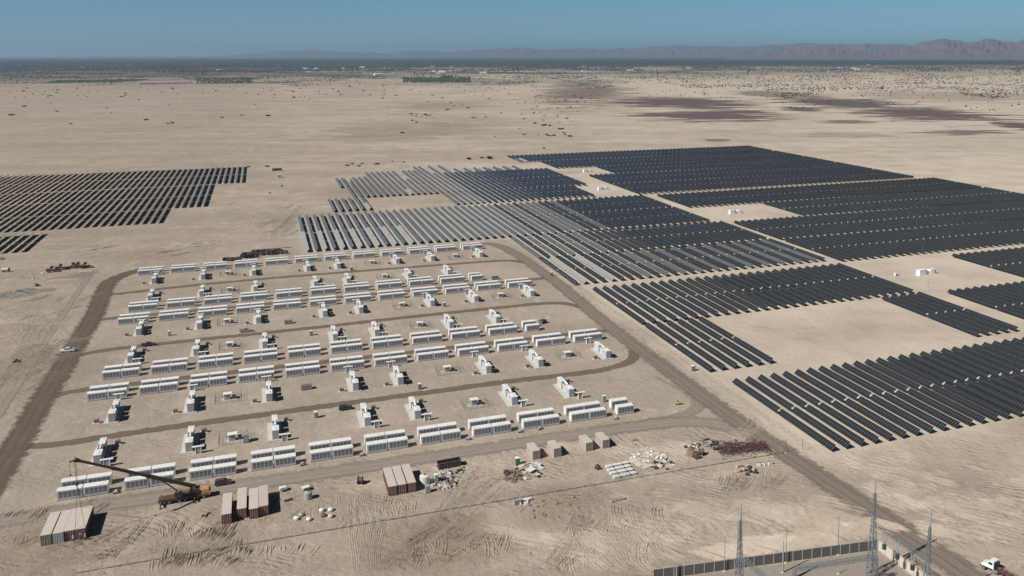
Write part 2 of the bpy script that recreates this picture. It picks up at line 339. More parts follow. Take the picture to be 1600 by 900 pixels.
# ------------------------------------------------------------------ mountains at the edge of the valley
def mountain_material(name, c0, c1):
    m = bpy.data.materials.new(name); m.use_nodes = True; n, l = nodes(m); b = n['Principled BSDF']
    b.inputs['Roughness'].default_value = 1; b.inputs['Specular IOR Level'].default_value = 0
    g = n.new('ShaderNodeNewGeometry'); t = n.new('ShaderNodeTexNoise'); t.inputs['Scale'].default_value = 0.0009; t.inputs['Detail'].default_value = 8; t.inputs['Roughness'].default_value = 0.65
    l.new(g.outputs['Position'], t.inputs['Vector']); r = n.new('ShaderNodeMix'); r.data_type = 'RGBA'; r.inputs[6].default_value = (*c0, 1); r.inputs[7].default_value = (*c1, 1)
    l.new(t.outputs['Fac'], r.inputs[0]); l.new(r.outputs[2], b.inputs['Base Color'])
    bp = n.new('ShaderNodeBump'); bp.inputs['Distance'].default_value = 60; bp.inputs['Strength'].default_value = 1; l.new(t.outputs['Fac'], bp.inputs['Height']); l.new(bp.outputs[0], b.inputs['Normal'])
    return m
def ridge(name, prof, D, depth, m, seed):
    rnd = random.Random(seed); mb = MB(); cols = []
    x = prof[0][0]
    ph = [rnd.uniform(0, 6.28) for _ in range(12)]
    while x <= prof[-1][0]:
        for i in range(len(prof) - 1):
            if prof[i][0] <= x <= prof[i + 1][0]:
                t = (x - prof[i][0]) / (prof[i + 1][0] - prof[i][0]); t = t * t * (3 - 2 * t); y = prof[i][1] * (1 - t) + prof[i + 1][1] * t; break
        bear = math.atan((x - PX) / math.hypot(FPX, PY - 86)) - YAW     # heading east of +Y
        y -= 0.5 * math.sin(x * 0.13 + ph[0]) + 0.35 * math.sin(x * 0.31 + ph[1]) + 0.25 * math.sin(x * 0.73 + ph[2])
        z = max(0, (86 - y) / 1430 * D + CAM_H)
        cols.append((bear, z)); x += 3.0
    K = 26
    for bi, (bear, z) in enumerate(cols):
        for k in range(K + 1):
            t = k / K; d = D + depth * (t - 0.62)
            u = t / 0.62
            h = z * (0.45 * u + 0.55 * u * u) if u <= 1 else z * math.cos(math.pi * (t - 0.62) / 0.76)
            p = Vector((bi * 0.11 + seed, k * 0.30, seed)); q = noise.fractal(p, 0.9, 2.1, 5); q2 = abs(noise.noise(Vector((bi * 0.30, k * 0.12, seed + 4))))
            e = max(0, 1 - abs(u - 1) * 3.2) if u > 1 else min(1, (1 - u) * 5)
            if 0 < k < K: h *= 1 + e * (0.34 * q - 0.22 * q2)
            mb.v.append((d * math.sin(bear), d * math.cos(bear), min(z, h) if 0 < k < K else -0.6))
    for i in range(len(cols) - 1):
        for k in range(K): a = i * (K + 1) + k; mb.f.append((a, a + K + 1, a + K + 2, a + 1))
    return struct(name, mb.mesh(name, m), None)
mm1 = mountain_material('mountain_rock', (0.125, 0.105, 0.098), (0.17, 0.145, 0.135))
ridge('mountains', [(-60, 89), (330, 88), (400, 83), (440, 80), (490, 79), (540, 81), (600, 83), (650, 79), (700, 80.5), (760, 77), (810, 74), (860, 77.5), (900, 76), (960, 76), (1000, 75), (1050, 71), (1110, 72), (1160, 74), (1200, 70.5), (1265, 67.5), (1310, 70), (1360, 69), (1420, 71), (1500, 73), (1700, 74)], 41000, 9000, mm1, 3)
ridge('near_hills', [(1130, 90), (1200, 84), (1240, 77), (1275, 72.5), (1310, 75), (1350, 79), (1390, 80), (1420, 74), (1445, 66), (1468, 61.5), (1490, 64.5), (1515, 67.5), (1545, 62.5), (1570, 66.5), (1585, 68), (1600, 63), (1640, 62), (1700, 68)], 27000, 6000, mm1, 9)

# haze: even air filling the valley
hz = bpy.data.materials.new('haze_air'); hz.use_nodes = True; n, l = nodes(hz); n.remove(n['Principled BSDF'])
pv = n.new('ShaderNodeVolumePrincipled'); pv.inputs['Color'].default_value = (0.46, 0.66, 0.88, 1); pv.inputs['Density'].default_value = 2.8e-5; pv.inputs['Anisotropy'].default_value = 0.2
l.new(pv.outputs[0], n['Material Output'].inputs['Volume'])
o = obj('haze', MB().box(-60500, -3500, -1.5, 60500, 60500, 720), None, hz); o['kind'] = 'stuff'

# ------------------------------------------------------------------ dirt roads
def road_material(name, c0, c1, soil=(0.33, 0.275, 0.218)):
    m = bpy.data.materials.new(name); m.use_nodes = True; n, l = nodes(m); b = n['Principled BSDF']
    b.inputs['Roughness'].default_value = 0.95; b.inputs['Specular IOR Level'].default_value = 0.15
    at_ = n.new('ShaderNodeAttribute'); at_.attribute_name = 'across'; g = n.new('ShaderNodeNewGeometry')
    def no(s_, d=4):
        t = n.new('ShaderNodeTexNoise'); t.inputs['Scale'].default_value = s_; t.inputs['Detail'].default_value = d; t.inputs['Roughness'].default_value = 0.65; l.new(g.outputs['Position'], t.inputs['Vector']); return t.outputs['Fac']
    a, bb, cc = no(0.07), no(0.32), no(2.2)
    mx = n.new('ShaderNodeMix'); mx.data_type = 'RGBA'; mx.inputs[6].default_value = (*c0, 1); mx.inputs[7].default_value = (*c1, 1); l.new(a, mx.inputs[0])
    # wheel lines: darker where tyres run
    wl = n.new('ShaderNodeMath'); wl.operation = 'MULTIPLY'; wl.inputs[1].default_value = 14.0; l.new(at_.outputs['Fac'], wl.inputs[0])
    ws_ = n.new('ShaderNodeMath'); ws_.operation = 'ADD'; l.new(wl.outputs[0], ws_.inputs[0]); wn = n.new('ShaderNodeMath'); wn.operation = 'MULTIPLY'; wn.inputs[1].default_value = 5.0; l.new(a, wn.inputs[0]); l.new(wn.outputs[0], ws_.inputs[1])
    si = n.new('ShaderNodeMath'); si.operation = 'SINE'; l.new(ws_.outputs[0], si.inputs[0])
    r2 = n.new('ShaderNodeMapRange'); r2.inputs[1].default_value = 0.2; r2.inputs[2].default_value = 1.0; r2.inputs[4].default_value = 0.28; l.new(si.outputs[0], r2.inputs[0])
    m2 = n.new('ShaderNodeMix'); m2.data_type = 'RGBA'; m2.inputs[7].default_value = (*[x * 0.62 for x in c0], 1); l.new(r2.outputs[0], m2.inputs[0]); l.new(mx.outputs[2], m2.inputs[6])
    m3 = n.new('ShaderNodeMix'); m3.data_type = 'RGBA'; m3.inputs[7].default_value = (*[x * 1.5 for x in c1], 1); r3 = n.new('ShaderNodeMapRange'); r3.inputs[1].default_value = 0.55; r3.inputs[2].default_value = 0.8; r3.inputs[4].default_value = 0.5
    l.new(bb, r3.inputs[0]); l.new(r3.outputs[0], m3.inputs[0]); l.new(m2.outputs[2], m3.inputs[6])
    l.new(m3.outputs[2], b.inputs['Base Color'])
    # ragged verge: the dirt thins out to nothing
    e = n.new('ShaderNodeMath'); e.operation = 'ABSOLUTE'; l.new(at_.outputs['Fac'], e.inputs[0])
    q = n.new('ShaderNodeMath'); q.operation = 'MULTIPLY_ADD'; q.inputs[1].default_value = 1.0; l.new(bb, q.inputs[0]); l.new(e.outputs[0], q.inputs[2])
    q2 = n.new('ShaderNodeMath'); q2.operation = 'MULTIPLY_ADD'; q2.inputs[1].default_value = 0.35; l.new(cc, q2.inputs[0]); l.new(q.outputs[0], q2.inputs[2])
    al = n.new('ShaderNodeMapRange'); al.inputs[1].default_value = 1.50; al.inputs[2].default_value = 1.15; l.new(q2.outputs[0], al.inputs[0]); l.new(al.outputs[0], b.inputs['Alpha'])
    bp = n.new('ShaderNodeBump'); bp.inputs['Distance'].default_value = 0.12; bp.inputs['Strength'].default_value = 0.6; l.new(cc, bp.inputs['Height']); l.new(bp.outputs[0], b.inputs['Normal'])
    return m
def smooth(pts, it=3):
    for _ in range(it):
        q = [pts[0]]
        for a, b in zip(pts, pts[1:]): q += [a * 0.75 + b * 0.25, a * 0.25 + b * 0.75]
        q.append(pts[-1]); pts = q
    return pts
def road(name, pts, width, m, z, wend=None):
    P = [Vector(at(*p)) if isinstance(p, tuple) else p for p in pts]; P = smooth(P); n_ = len(P); mb = MB(); att = []
    L = 7
    for i, p in enumerate(P):
        d = (P[min(i + 1, n_ - 1)] - P[max(i - 1, 0)]); d.z = 0; d.normalize(); s_ = Vector((-d.y, d.x, 0)); t = i / (n_ - 1)
        wd = (width + ((wend or width) - width) * t) * 1.35
        for k in range(L):
            u = k / (L - 1) * 2 - 1; mb.v.append((p.x + s_.x * u * wd / 2, p.y + s_.y * u * wd / 2, z)); att.append(u)
    for i in range(n_ - 1):
        for k in range(L - 1): a = i * L + k; mb.f.append((a, a + 1, a + L + 1, a + L))
    me = bpy.data.meshes.new(name); me.from_pydata(mb.v, [], mb.f); me.materials.append(m)
    for p in me.polygons:
        pass
    a = me.attributes.new('across', 'FLOAT', 'POINT'); a.data.foreach_set('value', att); me.update()
    if me.polygons[0].normal.z < 0: me.flip_normals()
    return struct(name, me)
rd = road_material('road_dark_dirt', (0.098, 0.073, 0.056), (0.145, 0.110, 0.086))
rd2 = road_material('road_brown_dirt', (0.185, 0.150, 0.122), (0.225, 0.185, 0.152))
rdc = road_material('cross_track_dirt', (0.128, 0.094, 0.070), (0.175, 0.133, 0.102))
rd3 = road_material('road_pale_dirt', (0.225, 0.190, 0.158), (0.265, 0.225, 0.188))
rd4 = road_material('road_grey_dirt', (0.235, 0.196, 0.162), (0.285, 0.242, 0.202))
V = lambda x, y: Vector((x, y, 0))
road('west_road', [(235, 418), (215, 423), (190, 430), (170, 440), (162, 455), (147, 495), (120, 536), (104, 565), (82, 600), (66, 625), (45, 662), (22, 703), (-12, 755), (-60, 830), (-110, 900)], 9.0, rd, 0.060)
road('east_road', [V(122, 562), V(133, 565), V(140, 550), V(143, 514), V(143.6, 476), V(144.2, 450), V(143.2, 411), V(142, 383), V(141.8, 355), V(142.2, 330), V(142.6, 307), V(142.6, 285), V(143.2, 262), V(144.0, 242), V(145.2, 222), V(147, 198), V(148.5, 178), V(149.7, 160), V(150.5, 145), V(151, 128)], 7.5, rd2, 0.056, 9.0)
road('east_road_wheel_track', [V(142.2, 350), V(142.8, 307), V(143.6, 262), V(145.6, 222), V(147.6, 198), V(149.2, 178), V(150.6, 160), V(151.5, 138)], 3.6, rd2, 0.070)
zc = 0.010
for nm, pts, wd, m in (
    ('cross_track', [V(-80, 512), V(-75, 508), V(-66, 510), V(-32, 515), V(20, 516), V(80, 514), V(113, 513), V(134, 512), V(142, 500)], 4.8, rdc),
    ('cross_track', [V(-80, 461), V(-66, 461), V(0, 461.5), V(60, 461.5), V(120, 461), V(130, 461.5), V(142, 462)], 4.8, rdc),
    ('cross_track', [V(-79, 402), V(-75, 407), V(-66, 411), V(-46, 412), V(15, 412), V(60, 414), V(110, 414), V(124, 414), V(132, 412), V(138, 407), V(141, 400)], 4.8, rdc),
    ('cross_track', [V(-79, 356), V(-72, 362), V(-63, 363.5), V(0, 363.5), V(60, 362.5), V(120, 362), V(132, 361.5), V(142, 360.5)], 4.6, rdc),
    ('cross_track', [V(-77, 317), V(-70, 313.5), V(-62, 313), V(-52, 314), V(-22, 315), V(45, 315.3), V(83, 315.8), V(112, 314), V(122, 315), V(130, 318), V(135, 322), V(138, 328), V(140, 335)], 4.8, rdc),
    ('cross_track', [V(95, 262), V(118, 262.5), V(130, 263), V(138, 268), V(141, 280)], 5.0, rd3),
    ('service_road', [V(-90, 265), V(-60, 264), V(-39, 264), V(0, 262.5), V(50, 261.6), V(90, 261.5), V(112, 260.5), V(130, 258), V(141, 248)], 8.5, rd4),
    ('faint_wheel_track', [(-30, 690), (30, 600), (60, 550), (100, 490), (138, 432), (150, 422)], 3.0, rd4),
    ('faint_wheel_track', [V(135, 300), V(139, 280), V(136, 268), V(126, 264)], 1.6, rd4)
    ):
    road(nm, pts, wd, m, zc); zc += 0.004


# wheel ruts pressed into the loose soil, with raised lips that catch the sun
def ruts():
    rnd = random.Random(99); mb = MB(); cnt = [0]
    def rut(path, h, w_):
        cnt[0] += 1; z0 = 0.004 + (cnt[0] % 60) * 0.0004; prof = ((-w_, -0.01), (-w_ * .62, h), (-w_ * .2, 0.006), (w_ * .2, 0.006), (w_ * .62, h), (w_, -0.01)); k0 = len(mb.v); n_ = len(path)
        for i, p in enumerate(path):
            d = (path[min(i + 1, n_ - 1)] - path[max(i - 1, 0)]).normalized(); s_ = Vector((-d.y, d.x, 0)); e = min(1, i / 2.0, (n_ - 1 - i) / 2.0)
            for (a, z) in prof: q = p + s_ * (a + rnd.gauss(0, .02)); mb.v.append((q.x, q.y, z0 + z * e * rnd.uniform(.55, 1.2)))
        for i in range(n_ - 1):
            for k in range(5): a = k0 + i * 6 + k; mb.f.append((a, a + 1, a + 7, a + 6))
    def track(px, py, ang, L, curv, h, pair=True, w_=0.42):
        p = at(px, py); p = Vector((p.x, p.y, 0)); P = [p]; a = ang
        for i in range(int(L / 1.3)): a += curv * 1.3 + rnd.gauss(0, .012); p = p + Vector((math.cos(a), math.sin(a), 0)) * 1.3; P.append(p)
        for o_ in ((-0.95, 0.95) if pair else (0,)):
            Q = []
            for i, q in enumerate(P): d = (P[min(i + 1, len(P) - 1)] - P[max(i - 1, 0)]).normalized(); Q.append(q + Vector((-d.y, d.x, 0)) * o_)
            rut(Q, h, w_)
    def patch(px, py, rx, ry, n_, ang, dang, L, curv, h=0.10, pair=True, w_=0.42):
        for i in range(n_):
            track(px + rnd.uniform(-rx, rx), py + rnd.uniform(-ry, ry), ang + rnd.gauss(0, dang), L * rnd.uniform(.5, 1.2), curv + rnd.gauss(0, 0.010), h * (2.3 if py > 735 else 1.5) * rnd.uniform(.5, 1.2), pair, w_ * (1.35 if py > 735 else 1.1))
    H_ = 1.7
    # fan of arcs and herringbone south of the fence
    patch(1005, 812, 55, 26, 34, -1.9, .35, 13, 0.07); patch(940, 840, 70, 30, 34, -1.7, .4, 13, 0.05); patch(1090, 790, 60, 14, 24, -0.6, .25, 14, -0.03); patch(1200, 790, 70, 16, 40, -0.75, .18, 16, -0.02); patch(1165, 765, 50, 7, 22, 0.4, .2, 12, 0.03); patch(1262, 812, 34, 16, 22, -0.95, .2, 12, 0.0)
    for i in range(34): track(1075 + i * 8.5, 858 - i * 1.5 + rnd.uniform(-3, 3), -0.95 + rnd.gauss(0, .05), 12, 0.0, 0.42, False, .75)
    for i in range(16): track(1150 + i * 7, 838 + rnd.uniform(-3, 3), -0.85, 10, 0.0, 0.4, False, .7)
    # long sweeping lanes
    for i in range(10): track(900 + i * 2, 862 + i * 2.2, 0.30 + rnd.gauss(0, .03), 60, -0.006, 0.06)
    for i in range(9): track(560 + i * 3, 897, 1.50 + rnd.gauss(0, .05), 42, -0.004, 0.09)
    for i in range(9): track(575 + i * 5, 896, 0.72 + rnd.gauss(0, .05), 50, 0.003, 0.08)
    for i in range(8): track(740 + i * 4, 818 + i * 2, -0.75 + rnd.gauss(0, .06), 38, 0.012, 0.09)
    for i in range(9): track(850 + i * 5, 890 - i, 0.9 + rnd.gauss(0, .08), 26, 0.0, 0.12)
    for i in range(8): track(560, 845 + i * 6, 0.05 + rnd.gauss(0, .04), 60, 0.004, 0.05)
    patch(420, 862, 70, 10, 26, 1.25, .12, 6, 0.0, 0.16, False, .6); patch(300, 885, 60, 10, 22, 1.1, .3, 8, 0.02, 0.12); patch(300, 828, 50, 22, 24, 1.2, .5, 8, 0.04, 0.10); patch(160, 870, 110, 22, 30, 0.2, .5, 14, 0.02, 0.08); patch(700, 870, 90, 20, 30, 0.6, .6, 12, 0.03, 0.09); patch(60, 830, 60, 30, 22, 1.0, .5, 11, 0.02, 0.08)
    # turning marks inside the yard
    patch(1010, 694, 60, 9, 40, -1.2, .4, 12, 0.05, 0.08); patch(905, 693, 40, 5, 20, -1.3, .25, 9, 0.03, 0.08); patch(750, 722, 30, 5, 18, -1.0, .5, 8, 0.05, 0.07); patch(1135, 684, 24, 5, 10, 0.5, .3, 16, 0.02, 0.07); patch(1050, 745, 80, 8, 24, -0.3, .4, 10, 0.04, 0.06); patch(960, 770, 60, 8, 16, -0.2, .5, 10, 0.03, 0.06); patch(560, 757, 34, 6, 14, -1.2, .4, 7, 0.03, 0.07)
    patch(500, 810, 90, 22, 26, 1.3, .7, 8, 0.03, 0.06); patch(600, 800, 50, 10, 14, 1.2, .3, 8, 0.02, 0.08); patch(720, 760, 40, 12, 18, 0.6, .4, 12, 0.02, 0.06)
    for (cx, cy) in ((520, 678), (395, 622), (250, 645), (120, 722), (600, 598), (330, 608), (725, 585), (845, 568), (950, 600), (835, 648), (650, 560), (985, 545), (240, 690), (560, 590)): patch(cx, cy, 20, 4, 7, -1.1, .7, 6, 0.05, 0.06)
    # right of the east road
    patch(1400, 760, 60, 24, 46, -1.0, .22, 10, -0.03, 0.09); patch(1500, 800, 80, 30, 46, -0.8, .25, 12, -0.02, 0.08); patch(1360, 720, 50, 14, 30, -1.1, .25, 9, -0.03, 0.07); patch(1560, 745, 60, 20, 26, -0.9, .3, 10, 0.0, 0.05); patch(1480, 840, 60, 12, 18, 0.3, .3, 14, 0.0, 0.05)
    # west verge and the churned ground beyond the batteries
    for i in range(9): track(-8 + i * 4, 610 - i * 4, 1.60 + rnd.gauss(0, .03), 90, 0.0, 0.07)
    patch(50, 560, 30, 40, 18, 1.4, .2, 22, 0.0, 0.06); patch(430, 350, 34, 22, 40, 1.45, .12, 30, 0.0, 0.10, True, .6); patch(330, 310, 40, 30, 16, 0.9, .6, 20, 0.01, 0.07); patch(70, 520, 50, 50, 20, 0.9, .5, 20, 0.01, 0.07); patch(190, 396, 80, 10, 18, 0.2, .4, 16, 0.01, 0.10); patch(50, 590, 40, 30, 14, 1.2, .3, 16, 0, 0.06)
    me = bpy.data.meshes.new('wheel_ruts'); me.from_pydata(mb.v, [], mb.f); me.materials.append(bpy.data.materials['desert_soil']); struct('wheel_ruts', me)
ruts()
# ------------------------------------------------------------------ battery containers
BL, BD, BH = 6.06, 2.43, 2.85
def battery_proto():
    t = thing('battery_container', '', 'battery container', group='battery containers in rows')
    b = MB(); b.box(0, 0, 0.18, BL, BD, BH - 0.1)
    obj('body', b, t, M['white'])
    b = MB(); b.box(0.05, 0.05, 0, BL - 0.05, BD - 0.05, 0.178); obj('plinth', b, t, M['dark'])
    b = MB(); b.box(-0.03, -0.03, BH - 0.098, BL + 0.03, BD + 0.03, BH); b.box(0.5, 0.6, BH + 0.001, BL - 0.5, 0.68, BH + 0.03); obj('roof', b, t, M['roofwhite'])
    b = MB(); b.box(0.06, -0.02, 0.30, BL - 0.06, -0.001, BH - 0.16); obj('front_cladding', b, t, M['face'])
    dm = MB(); W_ = 0.92
    dm.box(0, -0.045, 0, W_, -0.022, 1.72)
    dm = dm.mesh('vent_panel', M['louvre'])
    fm = MB(); fm.box(0.10, -0.06, 0.95, W_ - 0.10, -0.046, 1.62)
    for i in range(5): fm.box(0.14, -0.058, 0.12 + 0.15 * i, W_ - 0.14, -0.046, 0.19 + 0.15 * i)
    fm = fm.mesh('fan_grille', M['fan'])
    for k in range(5):
        d = obj('vent_panel', dm, t, loc=(0.45 + k * 1.09, 0, 0.78)); obj('fan_grille', fm, d)
    return t
bproto = battery_proto(); used = False
rowname = {'F': 'nearest', 'E': 'second', 'D': 'third', 'C': 'fourth', 'B': 'fifth', 'A': 'farthest'}
ROWS = {'A': (-67.6, 547.6, 12, False), 'B': (-63.1, 469.2, 11, True), 'C': (-64.7, 447.6, 12, False), 'D': (-60.3, 371.7, 11, True), 'E': (-61.9, 349.6, 12, False), 'F': (-57.1, 271.0, 11, True)}
for rk, (x0, y0, nb, half) in ROWS.items():
    for i in range(nb):
        for r in (0, 1):
            for c in (0, 1):
                if half and i == nb - 1 and c == 1: continue
                fr = 'front' if r == 0 else 'back'; lr = 'left' if c == 0 else 'right'
                lb = f'white battery container, {fr} {lr} box of the {nth(i + 1)} block in the {rowname[rk]} battery row'
                p = (x0 + 16.5 * i + c * (BL + 0.30) + random.uniform(-.03, .03), y0 + r * 5.75 + random.uniform(-.05, .05), 0)
                if not used: bproto.location = p; bproto['label'] = lb; used = True
                else: dup(bproto, p, label=lb)

# ------------------------------------------------------------------ inverter and transformer skids
def skid_proto():
    t = thing('transformer_skid', '', 'transformer skid', group='transformer skids between the battery rows')
    obj('slab', MB().box(-1.5, 0, 0, 3.0, 13.0, 0.25), t, M['slabm'])
    c = obj('inverter_cabinet', MB().box(-0.1, 0.5, 0.251, 2.0, 3.9, 2.85), t, M['face'])
    obj('vent_panel', MB().box(0.05, 0.47, 0.5, 0.9, 0.498, 2.65).box(1.0, 0.47, 0.5, 1.85, 0.498, 2.65), c, M['radi'])
    obj('cabinet_roof', MB().box(-0.16, 0.42, 2.852, 2.06, 3.98, 2.94).box(0.4, 1.2, 2.941, 1.4, 2.6, 3.05), c, M['white'])
    k = obj('transformer_tank', MB().box(0.2, 4.6, 0.251, 1.5, 7.2, 2.2).box(0.12, 4.5, 2.201, 1.58, 7.3, 2.28), t, M['transf'])
    rr = MB().box(1.502, 4.7, 0.75, 1.6, 7.1, 0.85)
    for i in range(8): rr.box(1.6, 4.7 + i * 0.32, 0.6, 2.2, 4.8 + i * 0.32, 2.3)
    obj('radiator', rr.box(1.6, 4.7, 2.302, 1.7, 7.1, 2.36), k, M['radi'])
    obj('conservator', MB().cyl((1.1, 4.4, 2.85), (1.1, 7.2, 2.85), 0.34, 10).box(1.0, 4.8, 2.281, 1.2, 4.95, 2.55).box(1.0, 6.4, 2.281, 1.2, 6.55, 2.55), k, M['white'])
    bs = MB()
    for i in range(3): bs.cyl((0.45, 4.9 + i * 0.8, 2.281), (0.45, 4.9 + i * 0.8, 3.1), 0.10, 8, 0.05)
    obj('bushing', bs, k, M['kiosk'])
    g = obj('switchgear_box', MB().box(0.0, 8.0, 0.251, 1.7, 12.2, 2.6), t, M['transf'])
    obj('switchgear_roof', MB().box(-0.06, 7.94, 2.602, 1.76, 12.26, 2.7).box(0.3, 11.0, 2.701, 1.0, 11.6, 2.9), g, M['white'])
    obj('switchgear_door', MB().box(0.1, 7.96, 0.5, 0.8, 7.998, 2.4).box(0.9, 7.96, 0.5, 1.6, 7.998, 2.4), g, M['radi'])
    obj('bus_duct', MB().box(0.4, 3.9, 1.5, 1.2, 4.5, 2.05).box(0.4, 7.3, 1.4, 1.2, 8.0, 1.9), t, M['transf'])
    return t
def small_unit(t_x, y):  # stand-alone auxiliary transformer next to a skid
    pass
sk = skid_proto(); sk.scale = (0.98, 1.2, 1.15); skid_used = False
SK = {'A': ([-58, -34, -8.3, 20.4, 36.9, 70, 90.3, 119.6], 'farthest', 'in front of', True, 528.6),
      'B': ([-54.8, -31.4, -6, 23.6, 40.2, 72.4, 94.1], 'fifth', 'behind', False, 498.0),
      'C': ([-54.6, -30.5, -6, 22.9, 39.2, 72.8, 94.3, 123], 'fourth', 'in front of', True, 431.5),
      'D': ([-52.1, -28.3, -2.2, 25.9, 43.3, 75.7, 96.9], 'third', 'behind', False, 400.2),
      'E': ([-51.6, -27.8, -2.6, 26.8, 42.9, 76.1, 96.8, 125], 'second', 'in front of', True, 330.5),
      'F': ([-49.6, -24.8, 0.2, 28.6, 44.9, 78.3, 99.2], 'nearest', 'behind', False, 303.5)}
auxp = thing('auxiliary_transformer', '', 'transformer', group='small transformers beside the skids')
obj('tank', MB().bevbox(-0.7, -0.6, 0.25, 0.7, 0.6, 1.35, 0.08), auxp, M['kiosk'])
obj('base', MB().box(-1.1, -1.0, 0, 1.1, 1.0, 0.248), auxp, M['concrete'])
ab = MB()
for i in range(3): ab.cyl((-0.4 + i * 0.4, 0, 1.36), (-0.4 + i * 0.4, 0, 1.85), 0.08, 6)
obj('bushing', ab, auxp, M['transf']); aux_used = False
brp = thing('cable_bridge', '', 'cable bridge', group='cable bridges between skids and battery rows')
obj('top_plate', MB().box(-1.75, -0.5, 2.2, 1.75, 0.5, 2.34), brp, M['roofwhite'])
lg = MB().box(-0.1, -0.42, 0, 0.1, 0.42, 2.198).mesh('leg', M['white'])
obj('leg', lg, brp, loc=(-0.75, 0, 0)); obj('leg', lg, brp, loc=(0.75, 0, 0))
obj('cable_ladder', MB().box(-0.62, -0.3, 0.05, 0.62, 0.3, 2.1), brp, M['radi']); br_used = False
for rk, (xs, rn, side, south, yc) in SK.items():
    for i, x in enumerate(xs):
        lb = f'pale transformer skid, {nth(i + 1)} from the left {side} the {rn} battery row'
        # skids before a row carry the cabinet at the camera end; those behind are turned the same way but stand a little farther off
        p = (x - (0.3 if south else 1.6), yc - 5.6 if south else yc - 12.6, 0)
        if not skid_used: sk.location = p; sk['label'] = lb; skid_used = True
        else: dup(sk, p, label=lb)
        
        ay = p[1] + 2.4 if south else p[1] + 15.5; ax = p[0] - 3.9 if south else p[0] + 4.4
        la = f'small brown transformer beside the {nth(i + 1)} skid {side} the {rn} battery row'
        if not aux_used: auxp.location = (ax, ay, 0); auxp['label'] = la; aux_used = True
        else: dup(auxp, (ax, ay, 0), label=la)
        by = ROWS[rk][1] - 2.1 if south else p[1] - 0.8
        bx = p[0] + 0.2 if south else p[0] + 3.6
        lc = f'white cable bridge at the {nth(i + 1)} skid {side} the {rn} battery row'
        if not br_used: brp.location = (bx, by, 0); brp['label'] = lc; br_used = True
        else: dup(brp, (bx, by, 0), label=lc)

# fenced kiosks between the skids
kp = thing('metering_kiosk', '', 'kiosk', group='fenced kiosks between the skids')
obj('slab', MB().box(-2.6, -1.6, 0, 2.9, 1.8, 0.15), kp, M['concrete2'])
obj('cabinet', MB().box(-1.3, -0.7, 0.151, 0.6, 0.9, 2.2), kp, M['radi'])
obj('white_roof', MB().box(-1.7, -1.1, 2.202, 1.2, 1.3, 2.36), kp, M['roofwhite'])
obj('switch_box', MB().box(1.3, -0.5, 0.151, 2.5, 0.8, 1.3), kp, M['kiosk'])
fe = MB()
for (a, b_) in (((-4.2, -3.2), (4.2, -3.2)), ((4.2, -3.2), (4.2, 3.6)), ((4.2, 3.6), (-4.2, 3.6)), ((-4.2, 3.6), (-4.2, -3.2))):
    for z in (0.1, 1.0, 1.95): fe.beam((*a, z), (*b_, z), 0.045)
    for i in range(4): t = i / 4; x = a[0] + (b_[0] - a[0]) * t; y = a[1] + (b_[1] - a[1]) * t; fe.beam((x, y, 0), (x, y, 2.0), 0.07)
obj('wire_fence', fe, kp, M['galv'])
KI = [((357, 430), 'farthest', 'in front of'), ((582, 413), 'farthest', 'in front of'), ((712, 403), 'farthest', 'in front of'), ((360, 456), 'fifth', 'behind'), ((602, 435), 'fifth', 'behind'),
      ((356, 506), 'fourth', 'in front of'), ((629, 480), 'fourth', 'in front of'), ((783, 465), 'fourth', 'in front of'), ((360, 543), 'third', 'behind'), ((657, 511), 'third', 'behind'),
      ((357, 624), 'second', 'in front of'), ((700, 581), 'second', 'in front of'), ((888, 558), 'second', 'in front of'), ((365, 688), 'nearest', 'behind'), ((742, 633), 'nearest', 'behind')]
for i, (p, rn, side) in enumerate(KI):
    same = [q for q in KI if q[1] == rn]; k = same.index(KI[i])
    lb = f'fenced white-roofed kiosk, {nth(k + 1)} from the left {side} the {rn} battery row'
    if i == 0: kp.location = at(*p); kp['label'] = lb
    else: dup(kp, at(*p), label=lb)

